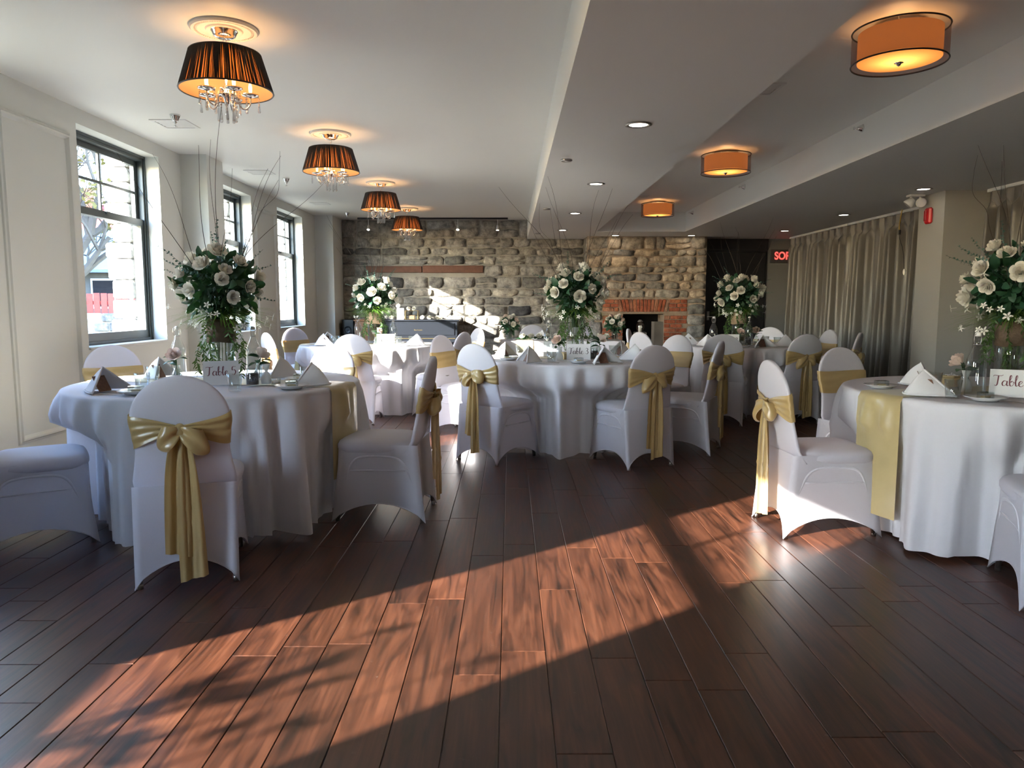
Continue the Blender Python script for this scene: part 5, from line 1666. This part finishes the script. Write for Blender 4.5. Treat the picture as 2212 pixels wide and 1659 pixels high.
# exit sign, alarm, emergency light
ex = thing('exit_sign', 'dark exit sign with red lit SORTIE letters, partly behind the curtain', 'sign', (5.00, YB - 0.075, 2.09))
MB().cbox(-0.30, 0.30, -0.02, 0.04, -0.12, 0.12, 0.006).build('sign_case', mat('dark_grey_sign', (0.05, 0.05, 0.052), 0.5), ex)
tcu = bpy.data.curves.new('sign_text', 'FONT'); tcu.body = 'SORTIE'; tcu.size = 0.165; tcu.align_x = 'LEFT'; tcu.align_y = 'CENTER'; tcu.extrude = 0.002; tcu.offset = 0.004
tob = bpy.data.objects.new('tmp_text', tcu); COL.objects.link(tob)
bpy.context.view_layer.update()
tme = bpy.data.meshes.new_from_object(tob.evaluated_get(bpy.context.evaluated_depsgraph_get()))
bpy.data.objects.remove(tob)
xs = [v.co.x for v in tme.vertices]; kx = 0.50 / (max(xs) - min(xs))
for v in tme.vertices: v.co.x = (v.co.x - min(xs)) * kx - 0.235; v.co.y *= 1.15
tme.materials.clear(); tme.materials.append(emitter('red_lit_letters', (1.0, 0.006, 0.02), 1.0))
lo = ob('lettering', tme, ex, (0, -0.0225, 0), (PI / 2, 0, 0)); lo['label'] = 'red glowing letters SORTIE'

al = thing('fire_alarm', 'red fire alarm strobe on the column', 'alarm', (4.50, 8.06, 2.17))
mb = MB(); mb.cbox(-0.045, 0.0, -0.055, 0.055, -0.085, 0.085, 0.016); mb.build('alarm_body', M_red, al, False)
MB().cbox(-0.056, -0.044, 0.0, 0.04, -0.055, 0.055, 0.004).build('strobe_lens', mat('dark_red_lens', (0.35, 0.02, 0.03), 0.15), al)
em = thing('emergency_light', 'white twin-head emergency light on the low ceiling by the column', 'light', (4.36, 8.12, ZS))
MB().cbox(-0.08, 0.08, -0.05, 0.05, -0.025, 0.0, 0.005).build('mounting_plate', M_white, em)
for sx, d in ((-0.05, Vector((-0.5, 0.2, -0.55))), (0.05, Vector((-0.15, -0.85, -0.35)))):
    d.normalize(); p = Vector((sx, 0, -0.075))
    mb = MB(); mb.tube([(sx, 0, -0.02), tuple(p)], 0.014, 8); mb.tube([p - d * 0.035, p + d * 0.02, p + d * 0.045], [0.028, 0.050, 0.054], 18); h_ = mb.build('lamp_head', M_white, em, True)
    mb = MB(); q = p + d * 0.046; mb.tube([q, q + d * 0.003], 0.046, 18); mb.build('lens', M_china, h_)

# ------------------------------------------------------------------ piano, cabinet and things on them
pn = thing('upright_piano', 'black upright piano with gold lettering against the stone wall', 'piano', (-1.62, 13.28, 0))
MB().cbox(-0.69, 0.69, -0.18, 0.24, 0.06, 0.93, 0.006).build('case', M_blackgl, pn)
MB().cbox(-0.72, 0.72, -0.205, 0.255, 0.93, 0.958, 0.006).build('lid', M_blackgl, pn)
MB().cbox(-0.64, 0.64, -0.192, -0.178, 0.685, 0.90, 0.004).build('front_panel', M_blackgl, pn)
MB().cbox(-0.69, 0.69, -0.34, -0.16, 0.56, 0.665, 0.010).build('fallboard', M_blackgl, pn)
MB().box(-0.66, 0.66, -0.345, -0.338, 0.628, 0.640).build('brass_hinge', M_brass, pn)
MB().cbox(-0.69, 0.69, -0.20, 0.24, 0.0, 0.08, 0.005).build('plinth', M_blackgl, pn)
for sx in (-0.66, 0.66): MB().tube([(sx, -0.31, 0.0), (sx, -0.30, 0.3), (sx, -0.28, 0.56)], [0.02, 0.026, 0.034], 8).build('leg', M_blackgl, pn)
pt = bpy.data.curves.new('piano_text', 'FONT'); pt.body = 'Bechstein'; pt.size = 0.038; pt.align_x = 'CENTER'; pt.extrude = 0.0006
pob = bpy.data.objects.new('tmp_text', pt); COL.objects.link(pob); bpy.context.view_layer.update()
pme = bpy.data.meshes.new_from_object(pob.evaluated_get(bpy.context.evaluated_depsgraph_get())); bpy.data.objects.remove(pob)
pme.materials.clear(); pme.materials.append(M_brass)
plo = ob('lettering', pme, pn, (0.0, -0.1928, 0.765), (PI / 2, 0, 0)); plo['label'] = 'small gold lettering'
M_oak = mat('orange_brown_wood', (0.30, 0.14, 0.065), 0.5, var=0.25, vscale=12)
cbn = thing('wooden_cabinet', 'small orange-brown wooden cabinet left of the piano', 'cabinet', (-2.56, 13.30, 0))
MB().cbox(-0.19, 0.19, -0.16, 0.22, 0.0, 0.93, 0.006).build('body', M_oak, cbn); MB().cbox(-0.21, 0.21, -0.18, 0.24, 0.93, 0.96, 0.008).build('top', M_oak, cbn)
dd_ = MB().cbox(-0.16, 0.16, -0.172, -0.160, 0.10, 0.86, 0.004).build('door', M_oak, cbn); MB().ball((0.12, -0.185, 0.5), 0.012, 0.014, 0.012, 10, 6).build('knob', M_brass, dd_, True)
sp_ = thing('loudspeaker', 'black box loudspeaker standing between the wooden cabinet and the corner pier', 'speaker', (-2.885, 13.32, 0))
MB().cbox(-0.105, 0.105, -0.13, 0.15, 0.0, 0.96, 0.008).build('speaker_case', M_black, sp_)
for z, r_ in ((0.78, 0.06), (0.5, 0.085)):
    MB().lathe([(0.001, 0.01), (r_ * 0.3, 0.012), (r_ * 0.9, 0.0), (r_, 0.006)], 20).build('speaker_cone', M_blackgl, sp_, True, (0, -0.1305, z), (PI / 2, 0, 0))
wc = thing('card_frame', 'white upright card standing on the piano', 'card', (-1.94, 13.16, 0.959))
MB().cbox(-0.062, 0.062, -0.012, 0.012, 0.0, 0.20, 0.003).build('card', M_card, wc)
tr_ = thing('glass_keepsake_box', 'glass box with brass edges on the piano', 'box', (-1.74, 13.20, 0.959))
mb = MB(); w_, d_, h_ = 0.11, 0.075, 0.155
for sx in (-w_, w_):
    for sy in (-d_, d_): mb.tube([(sx, sy, 0.002), (sx, sy, h_)], 0.004, 4)
for z in (0.004, h_):
    mb.tube([(-w_, -d_, z), (w_, -d_, z), (w_, d_, z), (-w_, d_, z)], 0.004, 4, False, True)
mb.build('brass_edges', M_brass, tr_)
for (p, q, r_, s_) in (((-w_, -d_, 0), (w_, -d_, 0), (w_, -d_, h_), (-w_, -d_, h_)), ((-w_, d_, 0), (w_, d_, 0), (w_, d_, h_), (-w_, d_, h_)), ((-w_, -d_, 0), (-w_, d_, 0), (-w_, d_, h_), (-w_, -d_, h_)), ((w_, -d_, 0), (w_, d_, 0), (w_, d_, h_), (w_, -d_, h_)), ((-w_, -d_, h_), (w_, -d_, h_), (w_, d_, h_), (-w_, d_, h_))):
    MB().add([p, q, r_, s_], [(0, 1, 2, 3)]).build('pane', M_glass, tr_)
MB().cbox(-0.05, 0.05, -0.03, 0.03, 0.004, 0.07, 0.006).build('keepsake', M_oak, tr_)
for i, (x, z, lab) in enumerate([(-1.98, 1.165, 'white rose lying on top of the white card'), (-1.80, 1.118, 'left white rose on the glass box'), (-1.70, 1.118, 'right white rose on the glass box'), (-2.10, 0.962, 'white rose at the left end of the piano top'), (-1.90, 0.962, 'white rose in front of the white card'), (-1.55, 0.962, 'cream rose just right of the glass box on the piano'), (-1.43, 0.962, 'white rose in the middle of the piano top'), (-1.29, 0.962, 'left one of two close white roses on the piano'), (-1.225, 0.962, 'right one of two close white roses on the piano'), (-1.06, 0.962, 'white rose at the right end of the piano top')]):
    d = Vector((0.3 * math.sin(i * 2.1), -0.8, 0.5))
    t = thing('cut_rose', lab, 'flower', (x, 13.14 if z < 1 else 13.17, z + 0.030), 0, 'roses on the piano')
    ob('rose', ROSES[i % 3], t, (0, 0, 0), d.to_track_quat('Z', 'Y').to_euler(), 0.8)
    o = ob('leaf', LEAF, t); o.matrix_local = aim((0.01, 0.03, -0.012), (math.cos(i), 0.3, -0.05), 0) @ Matrix.Scale(0.6, 4)

# lantern in the fireplace
ln = thing('lantern', 'dark lantern with a glass globe standing in the fireplace', 'lantern', (2.25, 12.85, 0))
M_pew = mat('grey_pewter_frame', (0.16, 0.15, 0.14), 0.5, 0.6)
mb = MB()
for sx in (-0.09, 0.09):
    for sy in (-0.09, 0.09): mb.tube([(sx, sy, 0.0), (sx, sy, 0.74)], 0.009, 4)
for z in (0.012, 0.74): mb.tube([(-0.09, -0.09, z), (0.09, -0.09, z), (0.09, 0.09, z), (-0.09, 0.09, z)], 0.010, 4, False, True)
mb.box(-0.09, 0.09, -0.09, 0.09, 0.735, 0.75); mb.build('stand', M_pew, ln)
mb = MB(); mb.lathe([(0.03, 0.75), (0.055, 0.775), (0.075, 0.83), (0.065, 0.89), (0.035, 0.92), (0.03, 0.93)], 20); mb.build('glass_globe', M_glass, ln, True)
mb = MB(); mb.lathe([(0.03, 0.751), (0.03, 0.86), (0.0, 0.862)], 12); mb.build('candle', M_wax, ln, True)
mb = MB(); mb.lathe([(0.036, 0.925), (0.05, 0.93), (0.02, 0.96), (0.0, 0.962)], 14); mb.build('cap', M_pew, ln, True)

# ------------------------------------------------------------------ outside the windows
M_ground = mat('dry_lawn', (0.16, 0.14, 0.09), 0.95, var=0.3, vscale=1.5, bump=0.4, bscale=8)
gr = MB(); gr.box(-90, XO - 0.02, -60, 120, -0.5, -0.15); tag(gr.build('ground', M_ground), kind='structure')
gr = MB(); gr.box(XO - 0.02, 30, -60, YN - 0.25, -0.5, -0.15); tag(gr.build('terrace', mat('pale_paving', (0.42, 0.40, 0.37), 0.9, var=0.1)), kind='structure')
# low stone wall with red picket fence
gw = thing('garden_wall', 'low grey stone garden wall seen through the nearest window', 'wall', (-9.0, 15.6, -0.15))
MB().box(-6.0, 4.4, 0.0, 0.4, 0, 1.1).build('wall_core', M_mort, gw)
g_r = random.Random(8); z = 0.0
while z < 1.05:
    h = 0.20; x = -3.2
    while x < 3.2:
        l = g_r.uniform(0.22, 0.5)
        mb = MB(); mb.cbox(-l / 2 + 0.012, l / 2 - 0.012, -g_r.uniform(0.02, 0.05), 0.05, -h / 2 + 0.01, h / 2 - 0.01, 0.02)
        mb.build('stone', M_jamb if g_r.random() < 0.3 else M_stone, gw, False, (x + l / 2, 0.0, z + h / 2)); x += l
    z += h
M_redp = mat('red_painted_wood', (0.34, 0.05, 0.035), 0.7, var=0.2, objvar=0.2)
fe = thing('picket_fence', 'red wooden picket fence above the garden wall outside', 'fence', (-9.0, 16.1, 0.80))
mb = MB(); mb.box(-4.0, 4.0, 0.03, 0.07, 0.12, 0.20); mb.box(-4.0, 4.0, 0.03, 0.07, 0.42, 0.50); mb.build('rails', M_redp, fe)
PK = MB().cbox(-0.065, 0.065, 0.0, 0.028, -0.05, 0.66, 0.006).mesh('picket', M_redp)
for i in range(52): ob('picket', PK, fe, (-3.95 + i * 0.155, 0, g_r.uniform(-0.02, 0.02)), (0, g_r.uniform(-0.03, 0.03), 0))
# unseen tall building, added to keep the yard outside in shade
nb = thing('added_shade_building', 'added unseen brick building that shades the yard outside', 'building', (-30.5, 20.0, -0.15), math.atan2(0.794, -0.608))
MB().box(-20.5, 20.5, 0.0, 7.0, 0, 11.5).build('wall', mat('dark_brick', (0.20, 0.10, 0.07), 0.9, var=0.2), nb)
MB().box(-20.8, 20.8, -0.3, 7.3, 11.5, 12.2).build('parapet', M_mort, nb)
for i in range(9):
    for j in range(3):
        w_ = MB().box(-18.5 + 4.5 * i, -17.0 + 4.5 * i, -0.06, 0.02, 1.6 + 3.2 * j, 3.6 + 3.2 * j).build('window', M_white, nb)
        MB().box(-18.4 + 4.5 * i, -17.1 + 4.5 * i, -0.08, -0.05, 1.7 + 3.2 * j, 3.5 + 3.2 * j).build('pane', M_blackgl, w_)
# houses
M_shake = mat('weathered_grey_boards', (0.13, 0.12, 0.11), 0.9, var=0.25, vscale=3)
M_blueroof = mat('blue_grey_metal_roof', (0.20, 0.25, 0.30), 0.5, var=0.2, vscale=2)
M_redroof = mat('red_tiled_roof', (0.30, 0.06, 0.045), 0.8, var=0.25, vscale=2)
hs_ = thing('grey_house', 'grey boarded house with a pale blue-grey roof behind the red fence', 'building', (-17.5, 30.0, -0.15))
MB().box(-8, 6, 0, 6, 0, 2.75).build('wall', M_shake, hs_)
mb = MB(); mb.add([(-8.4, -0.5, 2.62), (6.4, -0.5, 2.62), (6.4, 3.2, 4.55), (-8.4, 3.2, 4.55), (-8.4, -0.5, 2.74), (6.4, -0.5, 2.74), (6.4, 3.2, 4.67), (-8.4, 3.2, 4.67), (-8.4, 6.6, 2.62), (6.4, 6.6, 2.62)], [(0, 1, 2, 3), (4, 5, 6, 7), (0, 1, 5, 4), (1, 2, 6, 5), (0, 3, 7, 4), (7, 6, 9, 8)]); mb.build('roof', M_blueroof, hs_)
for x in (-5.0, -0.6, 1.2, 3.8):
    w_ = MB().box(x - 0.5, x + 0.5, -0.04, 0.02, 1.2, 2.4).build('window', M_white, hs_); MB().box(x - 0.42, x + 0.42, -0.05, -0.03, 1.28, 2.32).build('pane', M_blackgl, w_)
h2 = thing('red_roofed_house', 'house with a red roof rising behind the grey one', 'building', (-24.0, 44.0, -0.15))
MB().box(-7, 7, 0, 7, 0, 4.2).build('wall', mat('cream_render', (0.5, 0.47, 0.40), 0.9), h2)
mb = MB(); mb.add([(-7.5, -0.5, 4.1), (7.5, -0.5, 4.1), (4.0, 3.5, 7.6), (-4.0, 3.5, 7.6), (7.5, 7.5, 4.1), (-7.5, 7.5, 4.1)], [(0, 1, 2, 3), (1, 4, 2), (5, 0, 3), (4, 5, 3, 2)]); mb.build('roof', M_redroof, h2)
MB().box(-2.5, -1.7, 2.0, 2.8, 6.0, 8.4).build('chimney', M_brick, h2)


def bare_tree(x, y, h, seed, label, spread=1.0, leaves=500):
    rg = random.Random(seed); t = thing('bare_tree', label, 'tree', (x, y, -0.15), 0, 'trees outside')
    mb = MB(); tips = []

    def grow(p, d, L_, r_, lev):
        P = [p]; q = Vector(p); dd = Vector(d)
        for _ in range(4):
            dd = (dd + Vector((rg.gauss(0, 0.13), rg.gauss(0, 0.13), rg.gauss(0.02, 0.09)))).normalized(); q = q + dd * L_ / 4; P.append(q.copy())
        mb.tube(P, [r_ * (1 - 0.5 * i / 4) for i in range(5)], 5 if lev < 2 else 3, False)
        if lev >= 4: tips.extend(P[1:]); return
        for _ in range(4 if lev else 6):
            b = P[rg.randint(2, 4)]
            nd = (dd + Vector((rg.gauss(0, 0.6), rg.gauss(0, 0.6), rg.gauss(0.1, 0.4))) * spread).normalized()
            grow(b, nd, L_ * rg.uniform(0.55, 0.8), r_ * 0.5, lev + 1)
    grow(Vector((0, 0, 0)), Vector((0, 0, 1)), h * 0.38, h * 0.025, 0)
    mb.build('branches', mat('grey_brown_bark', (0.10, 0.08, 0.065), 0.9, var=0.3), t)
    if leaves:
        lv = MB()
        for _ in range(leaves):
            p = rg.choice(tips) + Vector((rg.gauss(0, 0.15), rg.gauss(0, 0.15), rg.gauss(0, 0.15)))
            leaf_shape(lv, aim(p, (rg.gauss(0, 1), rg.gauss(0, 1), rg.gauss(0, 1)), rg.uniform(0, 6)), 0.16, 0.05)
        tag(lv.build('autumn_leaves', mat('yellow_olive_leaves', (0.17, 0.13, 0.03), 0.7, var=0.4, transl=0.3), t), kind='stuff')


bare_tree(-13.2, 21.5, 9.5, 3, 'bare branched tree with a few yellow leaves seen through the nearest window', 1.1, 900)
bare_tree(-4.8, 38.0, 9.0, 5, 'sparse tree outside the second window', 1.0, 700)
bare_tree(-9.0, 44.0, 8.0, 6, 'sparse tree outside the third window', 1.0, 700)
# shrub outside the window beside the camera, its shadow lies in the sun patch
sb = thing('garden_shrub', 'leafy shrub outside whose shadow falls on the floor', 'shrub', (-4.35, -0.55, -0.15))
rg = random.Random(90); mb = MB(); lv = MB()
for _ in range(34):
    a = rg.uniform(0, 6.28); tp = Vector((0.40 * math.cos(a) * rg.random(), 0.34 * math.sin(a) * rg.random(), rg.uniform(1.1, 1.95)))
    P = catmull([(0.05 * math.cos(a), 0.05 * math.sin(a), 0), tp * 0.5 + Vector((0.05, 0, 0)), tp], 4); mb.tube(P, 0.006, 4)
    for p in P[3:]:
        for _ in range(3): leaf_shape(lv, aim(p, (rg.gauss(0, 1), rg.gauss(0, 1), rg.gauss(0.3, 0.7)), rg.uniform(0, 6)), 0.09, 0.025)
mb.build('stems', M_twig, sb); tag(lv.build('leaves', M_leaf, sb), kind='stuff')
